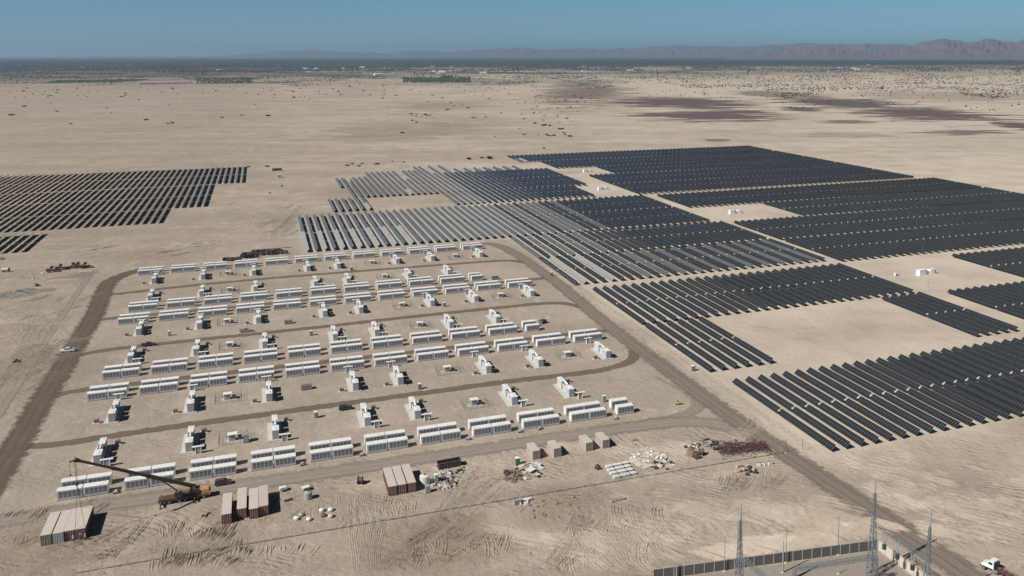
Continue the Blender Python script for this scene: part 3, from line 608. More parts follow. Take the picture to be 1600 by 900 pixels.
# ------------------------------------------------------------------ solar trackers
def panel_material(nm, cA, cB, ro):
    m = bpy.data.materials.new(nm); m.use_nodes = True; n, l = nodes(m); b = n['Principled BSDF']
    tc = n.new('ShaderNodeTexCoord'); sp = n.new('ShaderNodeSeparateXYZ'); l.new(tc.outputs['Object'], sp.inputs[0])
    def ma(op, a, c=0.0):
        t = n.new('ShaderNodeMath'); t.operation = op
        for i, q in ((0, a), (1, c)):
            if isinstance(q, (int, float)): t.inputs[i].default_value = q
            else: l.new(q, t.inputs[i])
        return t.outputs[0]
    fr = ma('FRACT', ma('DIVIDE', sp.outputs[1], 1.14)); line = ma('LESS_THAN', fr, 0.085)
    gap = ma('LESS_THAN', ma('ABSOLUTE', sp.outputs[0]), 0.02); line = ma('MAXIMUM', line, gap)
    g = n.new('ShaderNodeNewGeometry')
    no = n.new('ShaderNodeTexNoise'); no.inputs['Scale'].default_value = 0.06; no.inputs['Detail'].default_value = 3; l.new(g.outputs['Position'], no.inputs['Vector'])
    cell = n.new('ShaderNodeMix'); cell.data_type = 'RGBA'; cell.inputs[6].default_value = (*cA, 1); cell.inputs[7].default_value = (*cB, 1); l.new(no.outputs['Fac'], cell.inputs[0])
    mx = n.new('ShaderNodeMix'); mx.data_type = 'RGBA'; mx.inputs[7].default_value = (0.17, 0.175, 0.18, 1); l.new(line, mx.inputs[0]); l.new(cell.outputs[2], mx.inputs[6])
    # rear of the bifacial module: pale grey between the cells
    bk = n.new('ShaderNodeMix'); bk.data_type = 'RGBA'; bk.inputs[7].default_value = (0.19, 0.19, 0.19, 1)
    sn = n.new('ShaderNodeSeparateXYZ'); l.new(tc.outputs['Normal'], sn.inputs[0]); l.new(ma('LESS_THAN', sn.outputs[2], -0.5), bk.inputs[0]); l.new(mx.outputs[2], bk.inputs[6])
    l.new(bk.outputs[2], b.inputs['Base Color']); b.inputs['Roughness'].default_value = ro; b.inputs['Specular IOR Level'].default_value = 0.38
    return m
PM = panel_material('module_glass', (0.010, 0.012, 0.0145), (0.018, 0.021, 0.025), 0.26)
PM_SHEEN = panel_material('module_glass_sheen', (0.062, 0.064, 0.064), (0.105, 0.105, 0.102), 0.38)  # silvery sky sheen painted in as a paler base colour
PM_BRIGHT = panel_material('module_glass_bright_sheen', (0.21, 0.21, 0.205), (0.30, 0.295, 0.28), 0.5)  # brightest rows: stronger reflected glare painted into the colour
PW = 2.30; TZ = 1.55
CX0, CP = 156.7, 5.34
def col(k): return CX0 + CP * k
TR = []      # (block, column number, x, y0, y1)
def block(name, ks, y0, y1, keyk=0, x_off=0.0):
    for i, k in enumerate(ks): TR.append((name, k - keyk + 1, col(k) + x_off, y0, y1))
for i in range(45): TR.append(('nearest panel block', i + 1, 159.2 + 5.35 * i, 219.5, 284.0))
block('second panel block', range(0, 6), 295.5, 360.0)
block('second panel block', range(24, 29), 293.5, 359.0, 24)
TRK = []
block('third panel block', range(0, 29), 362.0, 427.5)
for i in range(24): TR.append(('panel block past the sandy corridor', i + 1, 324.3 + 5.34 * i, 292.0, 357.0))
for i in range(30): TR.append(('panel block past the white station', i + 1, 385.8 + 5.34 * i, 292.0, 357.0)) if False else None
for i in range(24): TR.append(('panel block behind the white station', i + 1, 386.2 + 5.34 * i, 360.0, 423.5))
block('fourth panel block', range(-1, 29), 439.0, 503.5, -1)
block('fifth panel block', range(-1, 29), 505.5, 570.5, -1)
block('sixth panel block', range(-25, 28), 575.5, 639.5, -25)
block('seventh panel block', range(-25, 28), 641.5, 705.5, -25)
for y0, y1, nm in ((435, 500, 'eighth'), (502, 568, 'ninth')): block(nm + ' panel block', range(30, 86), y0, y1, 30)
block('tenth panel block', range(42, 86), 571, 635, 42)
block('eleventh panel block', range(30, 86), 637.5, 703, 30)
block('q1', range(-20, -14), 718, 781)
block('q1', range(-2, 21), 718, 781)
block('q2', range(-16, 24), 783.5, 847)
block('q3', range(-17, 24), 849, 913)
block('q4', range(-11, -1), 915, 946); block('q4', range(-1, 6), 915, 978); block('q4', range(6, 19), 915, 946)
block('r1', range(28, 84), 716, 779); block('r2', range(28, 84), 781, 846); block('r3', range(34, 84), 849, 912)
block('r4', range(26, 84), 914, 978); block('r5', range(22, 84), 982, 1046)
block('l1', range(-90, -55), 640, 701); block('l2', range(-90, -42), 717, 782); block('l3', range(-90, -37), 784, 849); block('l3', range(-90, -37), 851, 917)
block('l4', range(-90, -32), 921, 986); block('l5', range(-90, -32), 989, 1053)
def inframe(x, y0, y1):
    for y in (y0, (y0 + y1) / 2, y1):
        p = seen(x, y, 1.5)
        if -25 < p[0] < 1625 and p[1] < 925: return True
    return False
TR = [t for t in TR if inframe(t[2], t[3], t[4])]
def half_len(t): return (t[4] - t[3])
def tilt_of(t):
    rnd = random.Random(int(t[2] * 13 + t[3] * 7)); x, y = t[2], t[3]
    a = 40 + rnd.gauss(0, 1.2)
    return a
def sheen_of(t, half):  # level of painted sheen for each half of a row
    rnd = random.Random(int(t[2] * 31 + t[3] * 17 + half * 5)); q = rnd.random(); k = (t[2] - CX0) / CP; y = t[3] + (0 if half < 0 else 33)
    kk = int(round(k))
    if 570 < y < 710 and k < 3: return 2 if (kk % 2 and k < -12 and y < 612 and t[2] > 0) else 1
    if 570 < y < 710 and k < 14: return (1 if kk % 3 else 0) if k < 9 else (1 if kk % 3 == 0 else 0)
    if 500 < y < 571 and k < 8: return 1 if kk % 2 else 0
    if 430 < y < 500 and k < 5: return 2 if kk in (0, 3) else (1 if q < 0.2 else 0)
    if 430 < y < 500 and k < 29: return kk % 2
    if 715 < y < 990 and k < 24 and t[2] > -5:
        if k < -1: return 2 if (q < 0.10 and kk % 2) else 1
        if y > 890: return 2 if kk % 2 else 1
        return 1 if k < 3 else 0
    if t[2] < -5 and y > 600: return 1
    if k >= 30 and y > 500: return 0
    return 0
def shown(t):
    d = math.hypot(t[2], (t[3] + t[4]) / 2); p, q = seen(t[2], t[3], 1.5), seen(t[2], t[4], 1.5)
    return math.hypot(p[0] - q[0], p[1] - q[1]) * 1400 * 2.3 / d
TR.sort(key=shown, reverse=True)
NEAR = TR[:298]; FAR = TR[298:]
def rotY(a): return Matrix.Rotation(a, 4, 'Y')
def tracker_meshes(L):
    H = (L - 0.9) / 2
    nm = max(1, int(H / 1.14)); H = nm * 1.14
    tb = [MB().box(-PW / 2, 0.0, -0.018, PW / 2, H, 0.018).mesh('module_table', q) for q in (PM, PM_SHEEN, PM_BRIGHT)]
    fr = MB().box(-0.07, -H - 0.45, -0.15, 0.07, H + 0.45, -0.03); fr = fr.mesh('torque_tube', M['steel'])
    ps = MB().box(-0.06, -0.09, 0, 0.06, 0.09, TZ - 0.02).mesh('post', M['steel'])
    dr = MB().box(-0.22, -0.28, -0.25, 0.22, 0.28, 0.22).box(-0.45, -0.2, 0.1, 0.45, 0.2, 0.16).mesh('slew_drive', M['white'])
    return H, tb, fr, ps, dr
cache = {}
def place_tracker(t, label):
    L = round(t[4] - t[3], 1)
    if L not in cache: cache[L] = tracker_meshes(L)
    H, tb, fr, ps, dr = cache[L]
    a = -R(tilt_of(t)); ym = (t[3] + t[4]) / 2
    r = thing('solar_tracker_row', label, 'solar tracker', (t[2], ym, 0), 0, 'solar tracker rows')
    for s_ in (-1, 1):
        o = obj('module_table', tb[sheen_of(t, s_)], r, loc=(0, 0.45 if s_ > 0 else -0.45 - H, TZ)); o.rotation_euler = (0, a + R(random.gauss(0, 0.5)), 0)
    obj('torque_tube', fr, r, loc=(0, 0, TZ)); obj('slew_drive', dr, r, loc=(0, 0, TZ + 0.05))
    N = 4
    for i in range(-N, N + 1): obj('post', ps, r, loc=(0, i * (H / N) * 0.97, 0))
    return r
for t in NEAR:
    nmn, k = t[0], t[1]
    place = {'nearest panel block': 'of the panel block nearest the camera', 'second panel block': None}.get(nmn, '')
    if nmn == 'nearest panel block': lb = f'dark solar tracker row, {nth(k)} from the road in the nearest panel block'
    elif nmn == 'second panel block': lb = f'dark solar tracker row beside the bare sand clearing, {nth(k)} from its {"west" if t[2] < 200 else "inner"} edge'
    elif nmn.startswith('panel block'): lb = f'dark solar tracker row, {nth(k)} from the sandy corridor in the {nmn}'.replace('in the panel block past the sandy corridor', 'at its far side').replace('in the panel block behind the white station', 'behind the white station')
    else: lb = f'dark solar tracker row, {nth(k)} from the left in the {nmn} from the camera'
    place_tracker(t, lb)
mbs = [MB(), MB(), MB()]; mt = MB()
for t in FAR:
    L = t[4] - t[3]; a = -R(tilt_of(t)); ca, sa = math.cos(a), math.sin(a); h = PW / 2
    for (ya, yb) in ((t[3], (t[3] + t[4]) / 2 - 0.45), ((t[3] + t[4]) / 2 + 0.45, t[4])):
        dx, dz = h * ca, -h * sa; nxx, nzz = -dz / h * 0.02, dx / h * 0.02
        x = t[2]; mb = mbs[sheen_of(t, -1 if ya == t[3] else 1)]
        vs = [(x - dx, ya, TZ - dz), (x + dx, ya, TZ + dz), (x + dx, yb, TZ + dz), (x - dx, yb, TZ - dz)]
        vs = vs + [(p[0], p[1], p[2] + 0.036) for p in vs]
        mb.add(vs, [(3, 2, 1, 0), (4, 5, 6, 7), (0, 1, 5, 4), (1, 2, 6, 5), (2, 3, 7, 6), (3, 0, 4, 7)])
    mt.box(t[2] - 0.07, t[3], TZ - 0.15, t[2] + 0.07, t[4], TZ - 0.03)
    for i in range(6): y = t[3] + 1 + i * (L - 2) / 5; mt.box(t[2] - 0.06, y - 0.08, 0, t[2] + 0.06, y + 0.08, TZ - 0.16)
    ym = (t[3] + t[4]) / 2; mt.box(t[2] - 0.3, ym - 0.25, TZ - 0.2, t[2] + 0.3, ym + 0.25, TZ + 0.3)
far_t = thing('distant_solar_tracker_rows', 'mass of distant dark solar tracker rows stretching to the edge of the plain', 'solar trackers'); far_t['kind'] = 'stuff'
for mb, q in zip(mbs, (PM, PM_SHEEN, PM_BRIGHT)): me = bpy.data.meshes.new('module_tables'); me.from_pydata(mb.v, [], mb.f); me.materials.append(q); obj('module_tables', me, far_t)
me = bpy.data.meshes.new('support_frame'); me.from_pydata(mt.v, [], mt.f); me.materials.append(M['steel']); obj('support_frames', me, far_t)

# ------------------------------------------------------------------ shipping containers
def corrugated(x0, x1, z0, z1, y, out, step=0.28, d=0.045, axis='x'):
    # ribbed wall; axis 'x' runs along x at fixed y, axis 'y' runs along y at fixed x (given as y)
    pts = []; x = x0; hi = True
    while x < x1 - 1e-6:
        xe = min(x1, x + step / 2); o_ = d if hi else 0.0
        pts += [(x + 0.03 if pts else x, o_), (xe - 0.0, o_)]; x = xe; hi = not hi
    vs = []; fs = []
    for (a, o_) in pts:
        for z in (z0, z1): vs.append((a, y + out * o_, z) if axis == 'x' else (y + out * o_, a, z))
    for i in range(len(pts) - 1): fs.append((2 * i, 2 * i + 2, 2 * i + 3, 2 * i + 1))
    return vs, fs
cont_cache = {}
def container(px, py, length, side, roof, end, label, group, xyz=None, rz=0.0, h=2.9):
    key = (length, side, roof, end)
    p = at(px, py) if xyz is None else Vector(xyz)
    if key in cont_cache:
        return dup(cont_cache[key], p, rz, label, group)
    t = thing('shipping_container', label, 'shipping container', p, rz, group); W_ = 2.35
    b = MB()
    for (y, o_) in ((0.07, -1),): pass
    for (x, o_) in ((0.05, -1), (W_ - 0.05, 1)):
        vs, fs = corrugated(0.12, length - 0.12, 0.2, h - 0.14, x, o_, axis='y'); b.add(vs, fs)
    vs, fs = corrugated(0.12, W_ - 0.12, 0.2, h - 0.14, length - 0.05, 1, axis='x'); b.add(vs, fs)
    obj('side_wall', b, t, M[side])
    f = MB()
    for x in (0, W_ - 0.12):
        for y in (0, length - 0.12): f.box(x, y, 0, x + 0.12, y + 0.12, h - 0.14)
        f.box(x, 0.12, 0.02, x + 0.12, length - 0.12, 0.18)
    f.box(0.12, 0, 0.02, W_ - 0.12, 0.1, 0.16).box(0.12, length - 0.1, 0.02, W_ - 0.12, length, 0.16)
    obj('frame', f, t, M[side])
    vs, fs = [], []
    rf = MB().box(0, 0, h - 0.138, W_, length, h - 0.02)
    y = 0.4
    while y < length - 0.4: rf.box(0.12, y, h - 0.02, W_ - 0.12, y + 0.16, h); y += 0.34
    obj('roof', rf, t, M[roof])
    dm = MB().box(0, 0, 0, W_ / 2 - 0.135, 0.05, h - 0.32).mesh('door', M[end])
    rods = MB()
    for x in (0.28, 0.78): rods.cyl((x, -0.03, 0.05), (x, -0.03, h - 0.4), 0.022, 6).box(x - 0.12, -0.045, 1.0, x + 0.05, -0.0, 1.06)
    rods = rods.mesh('lock_rod', M['transf'])
    for x in (0.125, W_ / 2 + 0.01):
        d = obj('door', dm, t, loc=(x, 0.03, 0.17)); obj('lock_rods', rods, d)
    cont_cache[key] = t
    return t
C12, C6 = 12.19, 6.06
g1 = 'containers by the crane'
base = at(64, 854)
container(0, 0, C12, 'brown', 'cream', 'brown', 'brown container with a dusty roof, leftmost of the four beside the crane', g1, base)
container(0, 0, C12, 'bluegrey', 'cream', 'bluegrey', 'blue-grey container with a dusty roof, second of the four beside the crane', g1, base + Vector((2.65, -0.05, 0)))
container(0, 0, C12, 'redox', 'cream', 'redox', 'dark red container with a dusty roof, third of the four beside the crane', g1, base + Vector((5.06, 0.25, 0)))
container(0, 0, C12, 'redox', 'cream', 'redox', 'dark red container slung from the crane hook at the right end of four', g1, base + Vector((7.47, 0.25, 0.04)))
g2 = 'containers in front of the maroon pickup'
base = at(347, 820.5)
for i, (dx, dy, rf_, wd) in enumerate(((0, 0, 'cream', 'leftmost, with a wide gap beside it'), (3.65, 1.7, 'cream', 'second from the left'), (6.6, 0.5, 'cream', 'third from the left'), (9.05, 1.1, 'creampink', 'rightmost, with a pinkish roof'))):
    container(0, 0, C12, 'redox', rf_, 'redox', f'dark red container of the group of four near the pickup, {wd}'.replace(', with a wide gap beside it', ' and set apart'), g2, base + Vector((dx, dy, 0)))
g3 = 'three containers beside the scrap heap'
base = at(607.5, 776)
for i, dx in enumerate((0, 2.58, 5.25)):
    container(0, 0, C12, 'redox', 'cream', 'redox', f'dark red container, {("leftmost", "middle one", "rightmost")[i]} of the three beside the scrap heap', g3, base + Vector((dx, 0.1 * i, 0)))
g4 = 'short beige containers beside the south road'
for (px, py, wd) in ((832.5, 719.3, 'leftmost'), (865.5, 715.4, 'second from left'), (915.5, 706.2, 'third from left'), (941.5, 701.8, 'rightmost')):
    container(px, py, C6, 'beige', 'cream', 'doorbrown', f'short beige container, {wd} of the four along the service road', g4, None, R(2))

# ------------------------------------------------------------------ vehicles
WH = {}
def wheel_set(root, xs, half, r, w_=0.28, inner=0.0):
    key = (r, w_)
    if key not in WH:
        ty = MB().cyl((0, -w_ / 2, 0), (0, w_ / 2, 0), r, 18).mesh('tyre', M['rubber'])
        ri = MB().cyl((0, -w_ / 2 - 0.012, 0), (0, w_ / 2 + 0.012, 0), r * 0.55, 12).mesh('rim', M['galv']); WH[key] = (ty, ri)
    for x in xs:
        for s_ in (-1, 1):
            wobj = obj('wheel', WH[key][0], root, loc=(x, s_ * half, r)); obj('rim', WH[key][1], wobj)
def pickup(loc, rz, paint, label, name='pickup_truck', cat='pickup', bed=True, group=None):
    # nose towards +x
    t = thing(name, label, cat, loc, rz, group)
    b = MB()
    prof = [(-2.6, 0.45), (2.55, 0.45), (2.65, 0.75), (2.55, 1.02), (1.35, 1.12), (-2.6, 1.12)] if bed else [(-2.25, 0.4), (2.25, 0.4), (2.3, 0.8), (2.1, 0.98), (1.1, 1.08), (-2.2, 1.1)]
    b.prism(prof, -0.92, 0.92, 'y')
    body = obj('body', b, t, M[paint])
    c = MB()
    if bed: lo, hi = [(1.35, 1.121), (-0.95, 1.121)], [(0.55, 1.74), (-0.75, 1.74)]
    else: lo, hi = [(1.1, 1.101), (-2.15, 1.101)], [(0.35, 1.68), (-1.75, 1.68)]
    def trap(mb_, l0, l1, h0, h1, yw, yt):
        vs = [(l0[0], -yw, l0[1]), (l1[0], -yw, l1[1]), (l1[0], yw, l1[1]), (l0[0], yw, l0[1]), (h0[0], -yt, h0[1]), (h1[0], -yt, h1[1]), (h1[0], yt, h1[1]), (h0[0], yt, h0[1])]
        mb_.add(vs, [(3, 2, 1, 0), (4, 5, 6, 7), (0, 1, 5, 4), (1, 2, 6, 5), (2, 3, 7, 6), (3, 0, 4, 7)])
    trap(c, lo[0], lo[1], hi[0], hi[1], 0.88, 0.72); obj('windows', c, t, M['glass'])
    rf = MB(); rf.bevbox(hi[1][0], -0.73, hi[0][1] + 0.002, hi[0][0], 0.73, hi[0][1] + 0.07, 0.03)
    for x in ((hi[0][0] + lo[0][0]) / 2 - 0.02,): pass
    for s_ in (-1, 1):
        rf.beam((lo[0][0], s_ * 0.885, lo[0][1]), (hi[0][0], s_ * 0.725, hi[0][1]), 0.07); rf.beam((lo[1][0], s_ * 0.885, lo[1][1]), (hi[1][0], s_ * 0.725, hi[1][1]), 0.09); rf.beam(((lo[0][0] + lo[1][0]) / 2, s_ * 0.885, 1.12), ((lo[0][0] + lo[1][0]) / 2, s_ * 0.727, hi[0][1]), 0.08)
    obj('roof', rf, t, M[paint])
    if bed: obj('load_bed', MB().box(-2.52, -0.78, 1.121, -1.02, 0.78, 1.16), t, M['dark']); obj('bed_wall', MB().box(-2.6, -0.92, 1.122, -1.0, -0.84, 1.32).box(-2.6, 0.84, 1.122, -1.0, 0.92, 1.32).box(-2.6, -0.84, 1.122, -2.52, 0.84, 1.32), t, M[paint])
    obj('bumper', MB().box((2.66 if bed else 2.31), -0.85, 0.42, (2.76 if bed else 2.42), 0.85, 0.66), t, M['dark'])
    hl = MB().box(0, -0.16, -0.07, 0.04, 0.16, 0.07).mesh('headlight', M['white'])
    for s_ in (-1, 1): obj('headlight', hl, t, loc=(2.62 if bed else 2.28, s_ * 0.68, 0.84))
    wheel_set(t, (-1.65, 1.75) if bed else (-1.35, 1.45), 0.82, 0.38)
    return t
pickup(at(349, 757), R(2), 'maroon', 'dark maroon car parked on the service road behind the four containers', 'estate_car', 'car', False)
pickup(at(106, 549.5), R(177), 'carwhite', 'white pickup parked beside the dark west road', 'pickup_truck', 'pickup')
pickup(at(384, 518.5), R(3), 'carsilver', 'dusty silver pickup near the fourth battery row', 'pickup_truck', 'pickup')
pickup(at(540, 640), R(3), 'carblack', 'black car parked on the cross track behind the nearest battery row', 'estate_car', 'car', False)
pickup(at(232, 540.5), R(3), 'maroon', 'dark red pickup parked near the white pickup behind the third row', 'pickup_truck', 'pickup')

# mobile crane
def truck_crane():
    g = at(288.5, 781); t = thing('mobile_crane', 'ochre mobile crane with its long boom raised over the containers', 'crane', (g.x, g.y, 0), R(2.0))
    ch = MB().box(-6.4, -1.25, 0.95, 6.2, 1.25, 1.45).box(-6.4, -1.0, 0.6, 4.4, 1.0, 0.95)
    obj('chassis', ch, t, M['crane'])
    obj('deck', MB().box(-6.2, -1.3, 1.452, 3.6, 1.3, 1.62), t, M['boom'])
    obj('skirt', MB().box(-3.0, -1.32, 0.8, 2.0, -1.262, 1.4).box(-3.0, 1.262, 0.8, 2.0, 1.32, 1.4), t, M['dark'])
    cab = obj('driver_cab', MB().prism([(4.3, 1.0), (6.5, 0.8), (6.6, 1.6), (6.2, 2.55), (4.3, 2.6)], -1.25, 1.25, 'y'), t, M['cabor'])
    obj('windscreen', MB().beam((6.64, 0, 1.65), (6.32, 0, 2.4), 2.2, 0.03), cab, M['glass'])
    wheel_set(t, (-5.0, -3.7, -1.2, 0.2, 3.4, 4.9), 1.08, 0.56, 0.4)
    for (x, s_) in ((-5.8, -1), (-5.8, 1), (2.6, -1), (2.6, 1)):
        o = obj('outrigger', MB().box(x - 0.18, min(s_ * 1.26, s_ * 3.1), 0.85, x + 0.18, max(s_ * 1.26, s_ * 3.1), 1.15).box(x - 0.11, s_ * 3.0 - 0.11, 0.12, x + 0.11, s_ * 3.0 + 0.11, 1.3), t, M['crane'])
        obj('foot_plate', MB().cyl((x, s_ * 3.0, 0.0), (x, s_ * 3.0, 0.12), 0.38, 12), o, M['dark'])
    # superstructure
    tt = obj('turntable', MB().cyl((-0.3, 0, 1.62), (-0.3, 0, 1.95), 1.05, 20), t, M['dark'])
    ss = MB().box(-2.2, -1.15, 1.96, 3.0, 1.15, 2.35).prism([(1.2, 2.35), (3.0, 2.35), (3.0, 3.7), (2.2, 3.9)], -0.95, -0.55, 'y').prism([(1.2, 2.35), (3.0, 2.35), (3.0, 3.7), (2.2, 3.9)], 0.55, 0.95, 'y')
    obj('superstructure', ss, t, M['crane'])
    obj('counterweight', MB().bevbox(2.0, -1.3, 2.36, 3.3, -0.96, 3.3).bevbox(3.01, -1.28, 1.9, 3.9, 1.28, 3.0, 0.12), t, M['dark'])
    oc = obj('operator_cab', MB().bevbox(-2.3, -1.95, 1.98, -0.5, -1.16, 3.5, 0.12), t, M['boom'])
    obj('cab_window', MB().box(-2.34, -1.88, 2.5, -2.302, -1.24, 3.3).box(-2.2, -1.99, 2.5, -0.7, -1.952, 3.3), oc, M['glass'])
    obj('winch', MB().cyl((2.2, -0.5, 3.2), (2.2, 0.5, 3.2), 0.42, 14), t, M['dark'])
    # boom in local coordinates
    inv = (Matrix.Translation(g) @ Matrix.Rotation(R(2.0), 4, 'Z')).inverted()
    gb = at(132, 836); tip = inv @ Vector((gb.x, gb.y, 20.0)); foot = Vector((2.6, 0, 3.5)); d = tip - foot
    p1, p2, p3 = foot + d * 0.42, foot + d * 0.72, tip
    obj('boom_base_section', MB().beam(foot - d * 0.01, p1, 0.72, 0.95), t, M['crane'])
    obj('boom_middle_section', MB().beam(foot + d * 0.40, p2, 0.58, 0.76), t, M['boom'])
    obj('boom_end_section', MB().beam(foot + d * 0.70, p3, 0.45, 0.60), t, M['boom'])
    obj('boom_collar', MB().beam(foot + d * 0.405, foot + d * 0.43, 0.84, 1.08).beam(foot + d * 0.71, foot + d * 0.725, 0.7, 0.88), t, M['dark'])
    obj('luffing_cylinder', MB().cyl((-1.2, 0, 2.5), foot + d * 0.30 + Vector((0, 0, -0.4)), 0.17, 10).cyl((-1.6, -0.35, 2.4), (-1.6, 0.35, 2.4), 0.3, 10), t, M['boom'])
    dn = d.normalized(); hd = obj('boom_head', MB().beam(tip - dn * 0.2, tip + dn * 0.9 + Vector((0, 0, 0.1)), 0.6, 0.9).beam(tip + dn * 0.7, tip + dn * 2.3 + Vector((0, 0, -0.9)), 0.25, 0.3), t, M['dark'])
    obj('sheave', MB().cyl(tip + Vector((-0.6, -0.3, 0.1)), tip + Vector((-0.6, 0.3, 0.1)), 0.42, 12), hd, M['boom'])
    # ropes down to the hook block
    hk = tip + Vector((-0.7, 0, -6.2)); rp = MB()
    for dx in (-0.16, 0.0, 0.16): rp.cyl(tip + Vector((-0.7 + dx, 0, 0)), hk + Vector((dx, 0, 0.4)), 0.035, 5)
    obj('hoist_rope', rp, t, M['rope'])
    obj('whip_rope', MB().cyl(tip + dn * 2.3 + Vector((0, 0, -0.9)), tip + dn * 2.3 + Vector((0, 0, -4.2)), 0.03, 5).blob(tip + dn * 2.3 + Vector((0, 0, -4.4)), 0.26, 4), t, M['rope'])
    h = obj('hook_block', MB().prism([(-0.3, -0.35), (0.3, -0.35), (0.42, 0.35), (-0.42, 0.35)], -0.12, 0.12, 'y').cyl((0, 0, -0.75), (0, 0, -0.35), 0.09, 8), t, M['dark'], loc=hk)
    return (Matrix.Translation(g) @ Matrix.Rotation(R(2.0), 4, 'Z')) @ (hk + Vector((0, 0, -0.75)))
hook = truck_crane()
cb = at(64, 854) + Vector((7.47, 0.25, 2.94)); sl = MB()
for (x, y) in ((0.1, 0.15), (2.25, 0.15), (0.1, 12.0), (2.25, 12.0)): sl.cyl(hook, cb + Vector((x, y, 0)), 0.045, 5)
for (x, y) in ((0.1, 0.15), (2.25, 0.15), (0.1, 12.0), (2.25, 12.0)): pass
sl.cyl(hook - Vector((0, 0, 0.12)), hook + Vector((0, 0, 0.12)), 0.12, 8)
tag(obj('lifting_sling', sl, None, M['rope']), 'four-legged rope sling from the crane hook to the dark red container', 'sling')

# white truck with a red chassis at the lower right corner
def truck():
    p = at(1552, 893); a = at(1537, 878) - at(1600, 908); rz = math.atan2(a.y, a.x)
    t = thing('flatbed_truck', 'white cab truck with a bare dark red chassis, parked beside the fence road', 'truck', (p.x, p.y, 0), rz)
    obj('chassis', MB().box(-9.0, -0.45, 0.85, 2.4, -0.25, 1.15).box(-9.0, 0.25, 0.85, 2.4, 0.45, 1.15).box(-2, -0.25, 0.9, -1.7, 0.25, 1.1).box(-5, -0.25, 0.9, -4.7, 0.25, 1.1).box(-8, -0.25, 0.9, -7.7, 0.25, 1.1).box(-8.9, -1.1, 1.151, -1.2, -0.95, 1.3).box(-8.9, 0.95, 1.151, -1.2, 1.1, 1.3), t, M['reddark'])
    cr = MB()
    for i in range(6): cr.box(-8.6 + i * 1.4, -0.94, 1.16, -8.45 + i * 1.4, 0.94, 1.26)
    obj('bed_crossbeams', cr, t, M['reddark'])
    cab = obj('cab', MB().prism([(-0.6, 1.15), (1.1, 1.15), (1.1, 2.0), (0.75, 2.85), (-0.6, 2.9)], -1.15, 1.15, 'y'), t, M['carwhite'])
    obj('windscreen', MB().beam((1.125, 0, 2.05), (0.80, 0, 2.75), 2.0, 0.03), cab, M['glass'])
    for s_ in (-1, 1): obj('side_window', MB().prism([(-0.3, 2.05), (0.85, 2.05), (0.6, 2.65), (-0.3, 2.65)], s_ * 1.155 - 0.01, s_ * 1.155 + 0.01, 'y'), cab, M['glass'])
    obj('bonnet', MB().prism([(1.102, 1.0), (2.5, 0.9), (2.6, 1.3), (2.45, 1.62), (1.102, 1.95)], -0.95, 0.95, 'y'), t, M['carwhite'])
    obj('bumper', MB().box(2.62, -1.1, 0.55, 2.8, 1.1, 0.9), t, M['galv']); obj('fuel_tank', MB().cyl((-1.6, 1.0, 0.8), (-0.4, 1.0, 0.8), 0.3, 12).cyl((-1.6, -1.0, 0.8), (-0.4, -1.0, 0.8), 0.3, 12), t, M['galv'])
    obj('exhaust_stack', MB().cyl((-0.8, 0.9, 1.2), (-0.8, 0.9, 3.3), 0.07, 8), t, M['dark'])
    obj('mudguard', MB().box(-0.9, -1.15, 1.5, -0.7, 1.15, 2.6), t, M['dark'])
    wheel_set(t, (1.8, -5.6, -7.0), 0.98, 0.52, 0.34)
truck()

# ------------------------------------------------------------------ toilets, cabinets, tanks
def toilet(px, py, m, label, roof='roofwhite'):
    t = thing('portable_toilet', label, 'portable toilet', at(px, py), R(random.uniform(-6, 6)), 'portable toilets around the site')
    b = obj('cabin', MB().box(-0.58, -0.58, 0.1, 0.58, 0.58, 2.05), t, M[m]); obj('door', MB().box(-0.42, -0.615, 0.18, 0.42, -0.582, 1.95), t, M[m])
    obj('roof', MB().bevbox(-0.62, -0.62, 2.052, 0.62, 0.62, 2.3, 0.16), t, M[roof]); obj('vent_pipe', MB().cyl((0.4, 0.4, 2.1), (0.4, 0.4, 2.6), 0.06, 8), t, M['dark'])
    obj('skid_base', MB().box(-0.62, -0.62, 0, 0.62, 0.62, 0.098), t, M['dark'])
for a in ((809, 725.5, 'green', 'green portable toilet beside the pallet heap'), (494.5, 652.5, 'toiletgrey', 'grey portable toilet with a bright white roof near the black car'), (656, 608, 'toiletgrey', 'dark portable toilet near the second battery row between two skids'),
          (694.5, 479, 'toiletgrey', 'dark portable toilet in front of the fourth battery row'), (486.5, 524, 'toiletgrey', 'dark portable toilet beside the track near the silver pickup'), (265, 524.5, 'olive', 'small pale green toilet near the leftmost skids of the fourth row'),
          (549.5, 422.5, 'toiletgrey', 'dark portable toilet beside the track below the farthest battery row'), (862, 431, 'kiosk', 'small brown toilet beside the east road corner'), (1083, 579.5, 'toiletgrey', 'dark toilet between the east road and the tracker rows')):
    toilet(*a)
